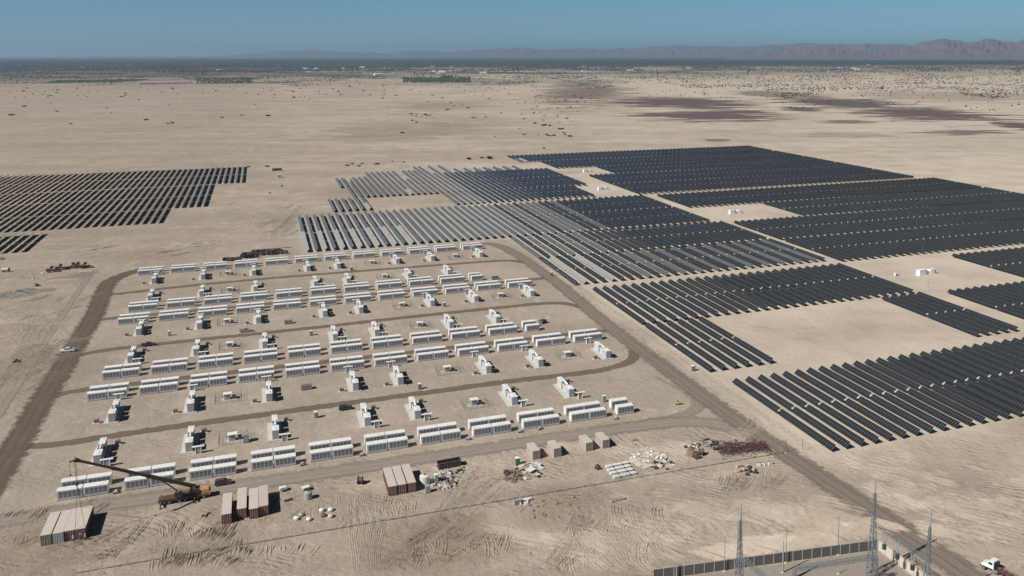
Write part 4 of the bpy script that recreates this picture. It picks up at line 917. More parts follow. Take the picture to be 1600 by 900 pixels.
def cabinet_box(px, py, sx, sy, h, m, label, name='equipment_cabinet', roofm=None, rz=0.0, cat='cabinet'):
    t = thing(name, label, cat, at(px, py), rz)
    obj('housing', MB().box(-sx / 2, -sy / 2, 0.12, sx / 2, sy / 2, h), t, M[m]); obj('lid', MB().bevbox(-sx / 2 - 0.05, -sy / 2 - 0.05, h + 0.002, sx / 2 + 0.05, sy / 2 + 0.05, h + 0.12, 0.04), t, M[roofm or m])
    obj('skid_frame', MB().box(-sx / 2, -sy / 2 - 0.04, 0, sx / 2, -sy / 2 + 0.1, 0.118).box(-sx / 2, sy / 2 - 0.1, 0, sx / 2, sy / 2 + 0.04, 0.118), t, M['dark'])
    dr = MB(); k = max(1, int(sx / 0.9))
    for i in range(k): dr.box(-sx / 2 + 0.06 + i * sx / k, -sy / 2 - 0.025, 0.3, -sx / 2 - 0.06 + (i + 1) * sx / k, -sy / 2 - 0.002, h - 0.15)
    obj('door_panels', dr, t, M['louvre'] if m != 'kiosk' else M['dark'])
    return t
cabinet_box(385, 690, 1.6, 2.2, 2.5, 'toiletgrey', 'dark grey generator cabinet beside the fenced kiosk behind the nearest row', 'generator_set', 'louvre', 0, 'generator')
cabinet_box(668.5, 769, 1.3, 1.3, 1.9, 'radi', 'small grey cabinet in front of the white tank by the three containers')
cabinet_box(682, 753, 1.0, 1.2, 2.3, 'transf', 'tall pale cabinet standing beside the white tank in the scrap heap', roofm='roofwhite')
cabinet_box(479, 608, 3.6, 2.0, 1.5, 'dark', 'dark open steel crate between two skids of the second row', 'steel_crate', 'kiosk', 0.05, 'crate')
cabinet_box(451, 505.5, 3.4, 2.0, 1.4, 'dark', 'dark open steel crate in front of the fourth battery row', 'steel_crate', 'kiosk', 0.05, 'crate')
cabinet_box(774, 436.5, 3.4, 2.0, 1.5, 'dark', 'dark steel crate at the right end of the fifth battery row', 'steel_crate', 'dark', 0.05, 'crate')
cabinet_box(848, 505, 3.0, 2.2, 1.5, 'kiosk', 'dark brown machine parked at the right end of the third battery row', 'generator_set', 'dark', 0.5, 'generator')
cabinet_box(791, 742, 1.1, 1.1, 1.2, 'dark', 'small black box at the left edge of the pallet heap', 'steel_box', 'dark', 0.1, 'box')
cabinet_box(433, 266.5, 9.5, 4, 2.6, 'kiosk', 'small dark site hut on the plain behind the western tracker rows', 'site_hut', 'wood', 0, 'hut')
cabinet_box(437, 277.5, 3.6, 3, 3.2, 'ivory', 'small white shed standing alone below the dark hut', 'site_shed', 'roofwhite', 0, 'shed')
cabinet_box(944, 628, 1.2, 1.0, 2.3, 'radi', 'slim grey cabinet under a pale cap beside the last block', 'equipment_cabinet', 'roofwhite', 0)

def station(px, py, label, s_=1.0):
    t = thing('inverter_station', label, 'inverter station', at(px, py), R(4), 'white inverter stations in the clearings')
    obj('base_slab', MB().box(-6.5 * s_, -2.0, 0, 6.5 * s_, 2.0, 0.3), t, M['concrete'])
    h = obj('housing', MB().box(-6.0 * s_, -1.4, 0.301, -1.0 * s_, 1.4, 3.1).box(-1.0 * s_, -0.9, 0.301, 1.4 * s_, 0.9, 2.3), t, M['white']); obj('roof', MB().bevbox(-6.1 * s_, -1.5, 3.102, -0.9 * s_, 1.5, 3.25, 0.05), h, M['roofwhite'])
    obj('transformer_bay', MB().box(2.0 * s_, -1.3, 0.301, 6.0 * s_, 1.3, 2.8), t, M['white']); obj('vent_panel', MB().box(-1.6 * s_, -1.43, 0.5, -1.1 * s_, -1.402, 2.9).box(5.0 * s_, -1.33, 0.5, 5.8 * s_, -1.302, 2.6), t, M['louvre'])
station(1447, 429, 'long white inverter station in the large clearing beside the east panel block')
station(1149, 334, 'white inverter station in the middle sandy clearing', 0.9)
station(942, 297, 'white inverter station beside the notch in the far panel block', 0.8)
station(918, 269, 'white inverter station farthest away beside the far panel block', 0.8)
def pole(px, py, h, label, r=0.09, m='galv', arm=True, name='light_pole', cat='light pole'):
    t = thing(name, label, cat, at(px, py)); obj('shaft', MB().cyl((0, 0, 0), (0, 0, h), r, 8, r * 0.6), t, M[m])
    if arm: obj('lamp_head', MB().box(-0.35, -0.1, h + 0.002, 0.35, 0.1, h + 0.12), t, M['transf'])
    obj('footing', MB().box(-0.3, -0.3, 0, 0.3, 0.3, 0.2), t, M['concrete'])
pole(1441, 404, 7.5, 'thin weather mast at the north edge of the large clearing')
pole(1450, 451, 5.5, 'thin pole in front of the long white inverter station')
cabinet_box(1400, 431, 1.8, 1.4, 1.5, 'white', 'small white box on the sand left of the long inverter station', 'junction_box', 'roofwhite')

# round tanks and the drum
def tank(px, py, r, h, m, label, name='water_tank', cat='tank'):
    t = thing(name, label, cat, at(px, py)); obj('shell', MB().cyl((0, 0, 0), (0, 0, h), r, 24, r * 0.97), t, M[m]); obj('dome', MB().cyl((0, 0, h + 0.002), (0, 0, h + 0.35), r * 0.96, 24, r * 0.35), t, M[m]); obj('hatch', MB().cyl((0, 0, h + 0.352), (0, 0, h + 0.5), r * 0.25, 12), t, M['dark'])
tank(664, 755, 1.5, 2.3, 'ivory', 'round ivory water tank beside the three dark red containers')
tank(481.5, 779, 1.15, 1.9, 'olive', 'pale green round tank standing alone between the container groups')
cabinet_box(478, 766, 1.9, 1.6, 1.0, 'olive', 'low green tray of parts behind the pale green tank', 'parts_crate', 'bag', 0.3, 'crate')

# open-top skip and what lies round it
def skip():
    t = thing('waste_skip', 'long dark open-top steel skip behind the scrap heap', 'skip', at(702, 729), R(3))
    W_ = MB(); W_.box(-3.4, -1.2, 0.1, 3.4, -1.12, 1.9).box(-3.4, 1.12, 0.1, 3.4, 1.2, 1.9).box(-3.4, -1.12, 0.1, -3.32, 1.12, 1.9).box(3.32, -1.12, 0.1, 3.4, 1.12, 1.9).box(-3.4, -1.12, 0.02, 3.4, 1.12, 0.1)
    obj('hull', W_, t, M['dark']); r_ = MB()
    for i in range(9): x = -3.3 + i * 0.8; r_.box(x, -1.27, 0.1, x + 0.09, -1.202, 1.85)
    r_.box(-3.45, -1.28, 1.902, 3.45, -1.1, 1.97).box(-3.45, 1.1, 1.902, 3.45, 1.28, 1.97); obj('rib', r_, t, M['kiosk'])
skip()

def heap(name, label, cat, items, m, loc, kind=None):
    t = thing(name, label, cat, loc); return t
def rubble(name, label, cat, px, py, sx, sy, n_, kinds, seed, hmax=0.8, stuff=True):
    rnd = random.Random(seed); t = thing(name, label, cat, at(px, py))
    if stuff: t['kind'] = 'stuff'
    groups = {}
    for i in range(n_):
        r_, a = math.sqrt(rnd.random()), rnd.random() * 6.283; x, y = sx * r_ * math.cos(a), sy * r_ * math.sin(a); z = hmax * (1 - r_) * rnd.random()
        kname, mname = rnd.choice(kinds); mb_ = groups.setdefault((kname, mname), MB()); ang = rnd.random() * 3.14; mx = Matrix.Translation((x, y, z)) @ Matrix.Rotation(ang, 4, 'Z') @ Matrix.Rotation(rnd.uniform(-.25, .25), 4, 'X')
        if kname == 'plank': l_ = rnd.uniform(0.8, 2.4); mb_.box(-l_ / 2, -0.08, 0.02, l_ / 2, 0.08, 0.08, mx)
        elif kname == 'pallet':
            for k in range(5): mb_.box(-0.6, -0.5 + k * 0.22, 0.12, 0.6, -0.4 + k * 0.22, 0.15, mx)
            for k in (-0.5, 0, 0.42): mb_.box(k, -0.5, 0, k + 0.08, 0.5, 0.118, mx)
        elif kname == 'sheet': l_ = rnd.uniform(0.5, 1.5); mb_.box(-l_, -l_ * 0.6, 0.02, l_, l_ * 0.6, 0.10, mx)
        elif kname == 'lump': mb_.blob((x, y, z + 0.15), rnd.uniform(0.25, 0.6), i, 7, 4, 0.6, 0.35)
        elif kname == 'box': q = rnd.uniform(0.25, 0.5); mb_.box(-q, -q, 0, q, q, q * 1.4, mx)
    for (kname, mname), mb_ in groups.items(): obj(kname, mb_, t, M[mname])
    return t
rubble('scrap_heap', 'jumbled heap of white sheets, boxes and timber beside the ivory tank', 'scrap heap', 693, 752, 3.6, 6.0, 60, [('plank', 'woodpale'), ('lump', 'bag'), ('box', 'transf'), ('box', 'kiosk'), ('plank', 'white')], 5, 1.2)
rubble('scrap_pile', 'low pile of pipes and wheels at the end of the dark skip', 'scrap pile', 715, 737, 4.2, 2.4, 26, [('plank', 'transf'), ('box', 'dark'), ('lump', 'radi'), ('box', 'olive')], 8, 0.8)
rubble('timber_heap', 'brown heap of broken timber and pallets beside the green toilet', 'timber heap', 805, 744, 3.8, 4.8, 70, [('plank', 'wood'), ('pallet', 'wood'), ('plank', 'dark')], 3, 1.0)
rubble('pallet_heap', 'heap of pallets and pale offcuts between green toilet and beige containers', 'pallet heap', 829, 736, 4.6, 6.0, 62, [('pallet', 'woodpale'), ('plank', 'wood'), ('sheet', 'bag'), ('box', 'dark'), ('plank', 'woodpale')], 12, 0.9)
rubble('plastic_sheet_heap', 'wide litter of pale plastic sheets beside the white pipe bundles', 'plastic heap', 1012, 716, 5.8, 7.0, 70, [('sheet', 'plastic'), ('lump', 'plastic'), ('sheet', 'cream'), ('lump', 'bag')], 21, 0.5)
rubble('crumpled_sheet_pile', 'dark edged pile of crumpled wrapping near the fence', 'wrapping pile', 1035, 727, 3.8, 3.2, 26, [('sheet', 'plastic'), ('lump', 'dark'), ('lump', 'plastic'), ('box', 'dark')], 22, 0.9)
rubble('offcut_pile', 'small pile of dark cans and pallets left of the maroon cable heap', 'scrap pile', 1085, 700, 3.2, 3.4, 24, [('box', 'dark'), ('pallet', 'woodpale'), ('lump', 'bag')], 24, 0.4)
rubble('steel_frame_stack', 'stack of dark steel frames behind the maroon cable heap', 'steel frames', 1109, 693, 2.8, 3.6, 36, [('plank', 'dark'), ('pallet', 'dark'), ('pallet', 'transf')], 25, 1.0)
rubble('timber_stack', 'pile of broken timber outside the site fence', 'timber pile', 1165, 736, 3.4, 3.4, 30, [('plank', 'woodpale'), ('plank', 'wood'), ('box', 'woodpale'), ('box', 'dark')], 31, 0.7)
rubble('scrub_litter', 'thin scatter of dry brush and rags in front of the fence', 'brush litter', 860, 792, 9, 6, 34, [('lump', 'wood'), ('plank', 'wood')], 33, 0.15)
# maroon cable heap: many thin coils
def cable_heap():
    t = thing('cable_heap', 'long low heap of dark maroon cable tangled beside the east road', 'cable heap', at(1158, 700)); t['kind'] = 'stuff'
    rnd = random.Random(2); a, b_ = MB(), MB()
    ax = at(1198, 698) - at(1122, 703); L = ax.length; ux = ax.normalized(); uy = Vector((-ux.y, ux.x, 0))
    o_ = at(1122, 703) - at(1158, 700)
    for i in range(620):
        t_ = rnd.random(); c = o_ + ux * (t_ * L) + uy * rnd.gauss(0, 2.1); rr = rnd.uniform(0.3, 0.9); z = rnd.uniform(0.05, 0.75) * max(0, 1 - abs(rnd.gauss(0, .5))); mb_ = a if rnd.random() < 0.55 else b_
        ph, pts = rnd.random() * 6.28, []
        for k in range(5): an = ph + k * 0.9; pts.append(c + Vector((rr * math.cos(an), rr * math.sin(an) * 0.8, z + 0.12 * math.sin(k * 2 + ph))))
        for p, q in zip(pts, pts[1:]): mb_.beam(p, q, 0.09, 0.09)
    obj('maroon_cable', a, t, M['magenta']); obj('black_cable', b_, t, M['dark'])
cable_heap()

# cable reels
def reel_proto(name, m1, m2, r, w_):
    t = thing(name, '', 'cable reel'); 
    for s_ in (-1, 1): obj('flange', MB().cyl((0, s_ * w_ / 2 - 0.04, r), (0, s_ * w_ / 2 + 0.04, r), r, 20), t, M[m1])
    obj('wound_cable', MB().cyl((0, -w_ / 2 + 0.05, r), (0, w_ / 2 - 0.05, r), r * 0.72, 18), t, M[m2]); return t
rp_ = reel_proto('cable_reel', 'reel', 'dark', 1.15, 1.1); rp_['group'] = 'dark cable reels behind the farthest battery row'
rnd = random.Random(4); first = True; n_r = 0
for j, (x0, x1, yy, m_) in enumerate(((377, 402, 402.5, 11), (378, 448, 399.0, 24), (395, 440, 396.2, 15), (350, 376, 405.5, 9))):
    for i in range(m_):
        px = x0 + (x1 - x0) * (i + 0.5) / m_ + rnd.uniform(-1, 1); p = at(px, yy - (px - 400) * 0.05 + rnd.uniform(-0.7, 0.7)); rz = rnd.uniform(-0.5, 0.5)
        lb = f'dark cable reel in the {("front edge", "crowded middle", "back row", "")[j]} of the heap behind the farthest battery row'
        if j == 3: lb = 'dark cable reel in the loose line left of the crowded heap of reels'
        if first: rp_.location = p; rp_.rotation_euler = (0, 0, rz); rp_['label'] = lb; first = False
        else:
            q = dup(rp_, p, rz, lb)
            if j == 3: q['group'] = 'cable reels left of the crowded heap'
tag(obj('steel_rail', MB().box(-10, -0.2, 0, 10, 0.2, 0.35), None, M['kiosk'], at(430, 388.6)), 'long rusty rail lying behind the heap of cable reels', 'rail')
rp2 = reel_proto('cable_reel', 'wood', 'dark', 1.15, 1.2); rp2.location = at(1088, 717); rp2.rotation_euler = (0, 0, 0.2); tag(rp2, 'large wooden reel wound with dark cable, front one of three near the fence', 'cable reel', 'wooden cable reels near the fence')
for (px, py, rz, wd) in ((1079, 713, -0.6, 'left one of three near the fence'), (1095, 711, 0.9, 'rear one of three near the fence')): dup(rp2, at(px, py), rz, f'large wooden reel wound with dark cable, {wd}')
dup(rp2, at(934, 734), 0.3, 'wooden reel standing left of the white pipe bundles', 'single wooden cable reels').scale = (0.7, 0.7, 0.7)
dup(rp2, at(1141, 707), 0.2, 'wooden reel in front of the maroon cable heap', 'single wooden cable reels').scale = (0.6, 0.6, 0.6)
dup(rp2, at(1116, 703), 1.3, 'wooden reel at the left end of the maroon cable heap', 'single wooden cable reels').scale = (0.6, 0.6, 0.6)
dup(rp2, at(563, 756), 1.2, 'small wooden reel between the green tank and the three containers', 'single wooden cable reels')

# white pipe bundles
pb = thing('pipe_bundle', '', 'pipe bundle', group='white pipe bundles near the fence')
mbp = MB()
for j in range(3):
    for i in range(5): mbp.cyl((-3.6, -0.5 + i * 0.25 + (j % 2) * 0.12, 0.27 + j * 0.22), (3.6, -0.5 + i * 0.25 + (j % 2) * 0.12, 0.27 + j * 0.22), 0.125, 8)
obj('pipes', mbp, pb, M['bag'])
for x in (-2.6, 0, 2.6): obj('timber_bearer', MB().box(x - 0.08, -0.85, 0, x + 0.08, 0.85, 0.14), pb, M['wood'])
obj('strap', MB().box(-1.6, -0.68, 0.14, -1.5, 0.8, 0.87).box(1.5, -0.68, 0.14, 1.6, 0.8, 0.87), pb, M['dark'])
for i, (px, py, wd) in enumerate(((964, 728.5, 'rearmost'), (967, 734, 'second from the back'), (971, 739, 'third from the back'), (976, 744.5, 'frontmost'))):
    lb = f'white pipe bundle, {wd} of the four near the fence'
    if i == 0: pb.location = at(px, py); pb.rotation_euler = (0, 0, R(3)); pb['label'] = lb
    else: dup(pb, at(px, py), R(3), lb)

# bulk bags
for (px, py, wd, gm) in ((463, 812, 'left one of the front trio', 'bag'), (471, 806, 'middle one of the front trio', 'olive'), (483, 813, 'right one of the front trio', 'bag'), (503, 799, 'back left of the four by the fence', 'bag'), (517, 798, 'back right of the four by the fence', 'bag'), (505, 807, 'front left of the four by the fence', 'kiosk'), (517, 808, 'front right of the four by the fence', 'plastic')):
    o = MB().blob((0, 0, 0.42), 0.78, int(px), 10, 6, 0.62, 0.12); o = obj('bulk_bag', o, None, M[gm], at(px, py)); tag(o, f'{"white" if gm == "bag" else "pale green" if gm == "olive" else "brown" if gm == "kiosk" else "cream"} bulk bag, {wd}', 'bulk bag', 'bulk bags on the sand')
# row of small barrels outside the fence
bp_ = MB().cyl((0, 0, 0), (0, 0, 0.9), 0.3, 12).mesh('barrel', M['bag'])
bl_ = MB().cyl((0, 0, 0.902), (0, 0, 0.93), 0.28, 12).mesh('barrel_lid', M['dark'])
for i in range(7):
    o = obj('barrel', bp_, None, None, at(1184 + i * 3.6, 727.5 - i * 0.35 + (i % 2) * 0.6)); tag(o, f'small white barrel, {nth(i + 1)} from the left in the row outside the fence', 'barrel', 'white barrels outside the fence'); obj('lid', bl_, o)
# pallet crates on the ground
def crate(px, py, sx, sy, h, m, label, rz=0.0):
    t = thing('wooden_crate', label, 'crate', at(px, py), rz); b = MB(); n_ = max(3, int(sx / 0.35))
    for i in range(n_): x = -sx / 2 + i * sx / n_; b.box(x, -sy / 2, 0.1, x + sx / n_ * 0.7, -sy / 2 + 0.04, h).box(x, sy / 2 - 0.04, 0.1, x + sx / n_ * 0.7, sy / 2, h)
    b.box(-sx / 2, -sy / 2 + 0.05, 0.1, -sx / 2 + 0.04, sy / 2 - 0.05, h).box(sx / 2 - 0.04, -sy / 2 + 0.05, 0.1, sx / 2, sy / 2 - 0.05, h)
    obj('slatted_side', b, t, M[m]); obj('pallet_base', MB().box(-sx / 2, -sy / 2, 0, sx / 2, sy / 2, 0.098), t, M['wood'])
    pk = MB(); rr = random.Random(int(px))
    for i in range(4): a = -sx / 2 + (i + 0.5) * sx / 4; pk.box(a - 0.2, -sy / 4, 0.1, a + 0.2, sy / 4, h * rr.uniform(0.6, 0.95))
    obj('packing', pk, t, M['woodpale'])
crate(808, 787, 1.9, 1.6, 1.5, 'radi', 'square grey mesh crate just outside the fence', R(4))
crate(965, 782.5, 4.2, 0.9, 0.7, 'woodpale', 'long low wooden crate lying outside the fence', R(4))
crate(991, 688.5, 1.2, 0.8, 0.6, 'wood', 'tiny wooden crate alone behind the plastic sheets')
rubble('box_litter', 'small heap of boxes right of the grey mesh crate', 'litter', 822, 785, 2.2, 1.3, 14, [('box', 'bag'), ('box', 'dark'), ('plank', 'transf')], 41, 0.4)
# small hand trolleys parked along the service road
def trolley(px, py, m, label):
    t = thing('cable_trolley', label, 'trolley', at(px, py), R(random.uniform(-15, 15)), 'small trolleys along the nearest battery row')
    obj('frame', MB().beam((-0.9, -0.4, 0.35), (0.9, -0.4, 0.35), 0.08).beam((-0.9, 0.4, 0.35), (0.9, 0.4, 0.35), 0.08).beam((-0.9, -0.4, 0.35), (-0.9, -0.4, 1.2), 0.07).beam((-0.9, 0.4, 0.35), (-0.9, 0.4, 1.2), 0.07).beam((-0.9, -0.4, 1.2), (-0.9, 0.4, 1.2), 0.07).beam((0.9, -0.4, 0.35), (0.9, 0.4, 0.35), 0.08).beam((0.9, 0.4, 0.35), (1.5, 0.0, 0.2), 0.06), t, M[m])
    obj('tray', MB().box(-0.85, -0.36, 0.40, 0.4, 0.36, 0.5).box(-0.4, -0.3, 0.502, 0.25, 0.3, 0.95), t, M['transf'])
    wheel_set(t, (-0.55, 0.6), 0.5, 0.26, 0.12)
for (px, py, m, lb) in ((182, 770.5, 'redmach', 'rusty red trolley between the first two blocks of the nearest row'), (473, 727, 'galv', 'grey trolley at the right end of the fourth nearest block'), (566, 712, 'galv', 'grey trolley at the right end of the fifth nearest block'), (732, 687, 'galv', 'grey trolley at the right end of the seventh nearest block'),
                        (813, 675.5, 'galv', 'grey trolley at the right end of the eighth nearest block'), (844, 671, 'kiosk', 'small brown trolley in front of the ninth nearest block'), (962, 655, 'galv', 'grey trolley in front of the last short block of the nearest row')):
    trolley(px, py, m, lb)
# two-wheeled compressors near the four containers
for (px, py, lb) in ((443, 767, 'towed compressor right of the four dark red containers'), (448, 782.5, 'low towed generator in front of the compressor near the containers')):
    t = thing('towed_compressor', lb, 'compressor', at(px, py), R(12), 'towed compressors near the containers'); obj('housing', MB().bevbox(-1.0, -0.6, 0.45, 0.8, 0.6, 1.35 if py < 770 else 0.9, 0.15), t, M['carwhite' if py < 770 else 'olive']); obj('drawbar', MB().beam((0.8, 0.3, 0.45), (1.9, 0, 0.4), 0.08).beam((0.8, -0.3, 0.45), (1.9, 0, 0.4), 0.08), t, M['dark']); wheel_set(t, (0.0,), 0.68, 0.3, 0.18)
for (px, py, lb) in ((322, 806, 'dark bent steel bracket lying on the sand below the crane'),):
    t = thing('steel_bracket', lb, 'bracket', at(px, py)); obj('arm', MB().beam((0, -0.9, 0.15), (0.2, 0.7, 0.15), 0.35, 0.3).beam((0.2, 0.7, 0.2), (1.0, 1.0, 0.2), 0.3, 0.3), t, M['dark']); obj('foot', MB().box(-1.1, -0.2, 0, -0.5, 0.3, 0.4), t, M['rubber'])
# yellow boom machine near the loop of the east road
t = thing('trenching_machine', 'small yellow trenching machine alone on the sand near the east road', 'machine', at(1060, 632), R(-25)); t.scale = (0.62, 0.62, 0.62)
obj('body', MB().bevbox(-1.0, -0.6, 0.5, 0.6, 0.6, 1.4, 0.15), t, M['yellow']); obj('digging_arm', MB().beam((0.6, 0, 0.9), (2.6, 0, 0.5), 0.35, 0.3).beam((2.4, 0, 0.5), (3.2, 0, 0.2), 0.5, 0.35), t, M['dark']); obj('seat_frame', MB().beam((-0.6, -0.4, 1.4), (-0.6, -0.4, 2.0), 0.08).beam((-0.6, 0.4, 1.4), (-0.6, 0.4, 2.0), 0.08).box(-0.9, -0.5, 2.0, 0.3, 0.5, 2.06), t, M['dark']); obj('engine_cover', MB().bevbox(-2.0, -0.5, 0.6, -1.02, 0.5, 1.3, 0.12), t, M['yellow']); wheel_set(t, (-1.2, 0.2), 0.75, 0.45, 0.3)

# machines and tank far on the west side
def digger(px, py, rz, label, m='redmach', s_=1.0):
    t = thing('wheel_loader', label, 'loader', at(px, py), rz, 'red-brown machines on the west side')
    obj('body', MB().bevbox(-3.0 * s_, -1.1, 0.9, -0.2, 1.1, 2.2, 0.2).box(-0.2, -0.8, 0.8, 2.2 * s_, 0.8, 1.5), t, M[m]); c = obj('cab', MB().bevbox(-0.9, -0.8, 2.202, 0.7, 0.8, 3.3, 0.15), t, M['glass']); obj('cab_roof', MB().box(-1.0, -0.85, 3.302, 0.8, 0.85, 3.4), c, M[m])
    obj('bucket', MB().prism([(3.1, 0.3), (4.1, 0.15), (4.0, 0.35), (3.4, 0.5), (3.3, 1.2), (3.1, 1.3)], -1.3, 1.3, 'y').beam((1.9, 0.6, 1.3), (3.2, 0.6, 0.8), 0.25).beam((1.9, -0.6, 1.3), (3.2, -0.6, 0.8), 0.25), t, M['dark']); wheel_set(t, (-1.7, 1.5), 1.05, 0.8, 0.55)
digger(82, 425, 0.1, 'small red-brown loader, leftmost of the machines west of the batteries'); digger(96, 421.5, 0.05, 'red-brown loader standing second from the left west of the batteries'); digger(115, 419, 3.1, 'red-brown loader third in the line west of the batteries'); digger(123, 418.5, 0.1, 'red-brown loader fourth in the line west of the batteries'); digger(134, 418.8, 0.2, 'red-brown loader at the right end of the line west of the batteries')
t = thing('tank_trailer', 'white tank trailer alone at the western edge of the site', 'trailer', at(9, 425), 0.0); t.scale = (0.6, 0.6, 0.75); obj('barrel', MB().cyl((-3.0, 0, 2.0), (2.2, 0, 2.0), 1.15, 16), t, M['ivory']); obj('frame', MB().box(-3.2, -0.9, 0.8, 3.6, 0.9, 1.0), t, M['dark']); obj('rear_box', MB().bevbox(2.25, -1.0, 1.002, 3.5, 1.0, 2.9), t, M['dark']); wheel_set(t, (-2.0, -1.0, 2.6), 0.85, 0.5, 0.3)
rubble('pipe_scatter', 'pale pipes and boards scattered on the sand west of the batteries', 'litter', 52, 432, 7, 8, 24, [('plank', 'plastic'), ('box', 'bag'), ('plank', 'dark')], 51, 0.2)
for (px, py, lb) in ((57, 447, 'small dark spoil cone west of the dark road'), (25, 566, 'dark bundle lying on the sand left of the west road'), (3, 405.5, 'dark box alone at the western edge below the tracker rows')):
    o = obj('debris_bundle', MB().blob((0, 0, 0.5), 1.1, int(px), 9, 5, 0.75, 0.4).box(0.4, -0.3, 0, 1.8, 0.4, 0.5), None, M['kiosk'], at(px, py)); tag(o, lb, 'debris', None)

# ------------------------------------------------------------------ low mounds of dug soil
soil_g = mat('spoil_grey_green', (0.20, 0.185, 0.155), 0.95, 0, 0.25, 0.3, 0.2, 0.25, 0.15); soil_b = mat('spoil_sand', (0.33, 0.275, 0.215), 0.95, 0, 0.25, 0.35, 0.0, 0.25, 0.15)
def mound(px, py, sx, sy, h, m, seed, name='dirt_mound'):
    rnd = random.Random(seed); mb_ = MB(); N = 26; p = at(px, py); ph = [rnd.uniform(0, 6.28) for _ in range(8)]
    for j in range(N + 1):
        for i in range(N + 1):
            u, v = i / N * 2 - 1, j / N * 2 - 1; r_ = math.hypot(u, v); e = max(0, 1 - r_ * (1 + 0.18 * math.sin(3 * math.atan2(v, u) + ph[0])))
            z = h * e ** 0.9 * (0.55 + 0.3 * math.sin(u * 7 + ph[1]) * math.sin(v * 6 + ph[2]) + 0.25 * math.sin(u * 17 + ph[3]) * math.sin(v * 15 + ph[4]) + rnd.uniform(0, .25)) if e > 0 else -0.05
            mb_.v.append((p.x + u * sx, p.y + v * sy, max(z, -0.05) if e > 0 else -0.05))
    mb_.f = [(j * (N + 1) + i, j * (N + 1) + i + 1, (j + 1) * (N + 1) + i + 1, (j + 1) * (N + 1) + i) for j in range(N) for i in range(N)]
    return struct(name, mb_.mesh(name, m, False))
for a in ((28, 458, 10, 9, 1.8, soil_g, 1), (5, 463, 9, 8, 1.4, soil_g, 2), (55, 455, 11, 4, 1.0, soil_g, 3), (112, 433, 12, 5, 1.2, soil_g, 4), (128, 428, 7, 4, 1.0, soil_g, 5), (98, 437, 8, 3, .8, soil_b, 6), (295, 382, 13, 9, 2.0, soil_b, 7), (325, 379, 9, 6, 1.4, soil_b, 8), (50, 541, 6, 3, 0.7, soil_g, 9), (275, 386, 9, 5, 1.0, soil_b, 10)):
    mound(*a)

# ------------------------------------------------------------------ fences
def fence(name, label, P, n_, mpost, hgt=2.2, wires=5, base=True):
    A, B = Vector(P[0]), Vector(P[1]); t = thing(name, label, 'fence', A); d = B - A
    pm = MB().box(-0.045, -0.045, 0, 0.045, 0.045, hgt).mesh('post', M[mpost])
    for i in range(n_ + 1): obj('post', pm, t, loc=d * i / n_)
    w_ = MB()
    for k in range(wires): z = 0.3 + (hgt - 0.35) * k / (wires - 1); w_.beam(Vector((0, 0, z)), d + Vector((0, 0, z)), 0.015)
    obj('wires', w_, t, M['galv'])
    if base: b_ = MB().beam(Vector((0, 0, 0.06)), d + Vector((0, 0, 0.06)), 0.12, 0.12); obj('base_strip', b_, t, M['dark'])  # thin dark strip along the foot of the posts
    return t
fA, fB = at(120, 896), at(1232, 706.5)
fence('wire_fence', 'long low wire fence on a dark base strip in front of the container yard', (fA, fB), 72, 'concrete2', 2.1)
fence('wire_fence', 'wire fence with pale posts between the east road and the tracker rows', (Vector((153.3, 222, 0)), Vector((149.8, 545, 0))), 98, 'concrete2', 2.3, 4, False)
pole(1228, 708, 5.0, 'slim gate pole where the yard fence meets the east road', 0.07, 'dark', False, 'gate_post', 'gate post')
pole(1254, 704, 4.0, 'slim gate pole on the far side of the east road', 0.07, 'dark', False, 'gate_post', 'gate post')

# ------------------------------------------------------------------ substation at the lower edge
def lattice(mb_, x, y, z0, z1, w0, w1, leg=0.11, br=0.06, n_=None):
    n_ = n_ or max(3, int((z1 - z0) / 1.6)); pr = None
    for i in range(n_ + 1):
        t = i / n_; z = z0 + (z1 - z0) * t; h = (w0 + (w1 - w0) * t) / 2; c = [Vector((x + a * h, y + b_ * h, z)) for a, b_ in ((-1, -1), (1, -1), (1, 1), (-1, 1))]
        if pr:
            for k in range(4):
                k2 = (k + 1) % 4; mb_.beam(pr[k], c[k], leg); mb_.beam(pr[k], c[k2], br) if i % 2 else mb_.beam(pr[k2], c[k], br); mb_.beam(c[k], c[k2], br)
        pr = c
def lattice_h(mb_, A, B, w_=0.9, n_=10, leg=0.09, br=0.05):
    d = B - A; s_ = Vector((-d.y, d.x, 0)).normalized() * w_ / 2; up = Vector((0, 0, w_)); pr = None
    for i in range(n_ + 1):
        p = A + d * i / n_; c = [p - s_, p + s_, p + s_ + up, p - s_ + up]
        if pr:
            for k in range(4):
                k2 = (k + 1) % 4; mb_.beam(pr[k], c[k], leg); mb_.beam(pr[k], c[k2], br) if i % 2 else mb_.beam(pr[k2], c[k], br); mb_.beam(c[k], c[k2], br)
        pr = c
def tower(x, y, label):
    t = thing('lattice_tower', label, 'lattice tower', (x, y, 0), 0, 'substation towers'); b = MB(); lattice(b, 0, 0, 0, 12.4, 1.9, 0.9, 0.17, 0.085, 8); obj('tower_body', b, t, M['galv'])
    b = MB(); lattice(b, 0, 0, 12.4, 20.5, 0.9, 0.36, 0.14, 0.08, 9); obj('tower_peak', b, t, M['galv']); obj('lightning_rod', MB().cyl((0, 0, 20.3), (0, 0, 24.3), 0.24, 8, 0.16), t, M['radi'])
tower(93.4, 162, 'grey lattice tower at the left end of the substation, its mast alone on the sand')
tower(128.5, 161.5, 'tallest grey lattice tower standing at the corner of the panel wall')
tower(130.0, 144.8, 'grey lattice tower nearest the road at the right end of the substation')
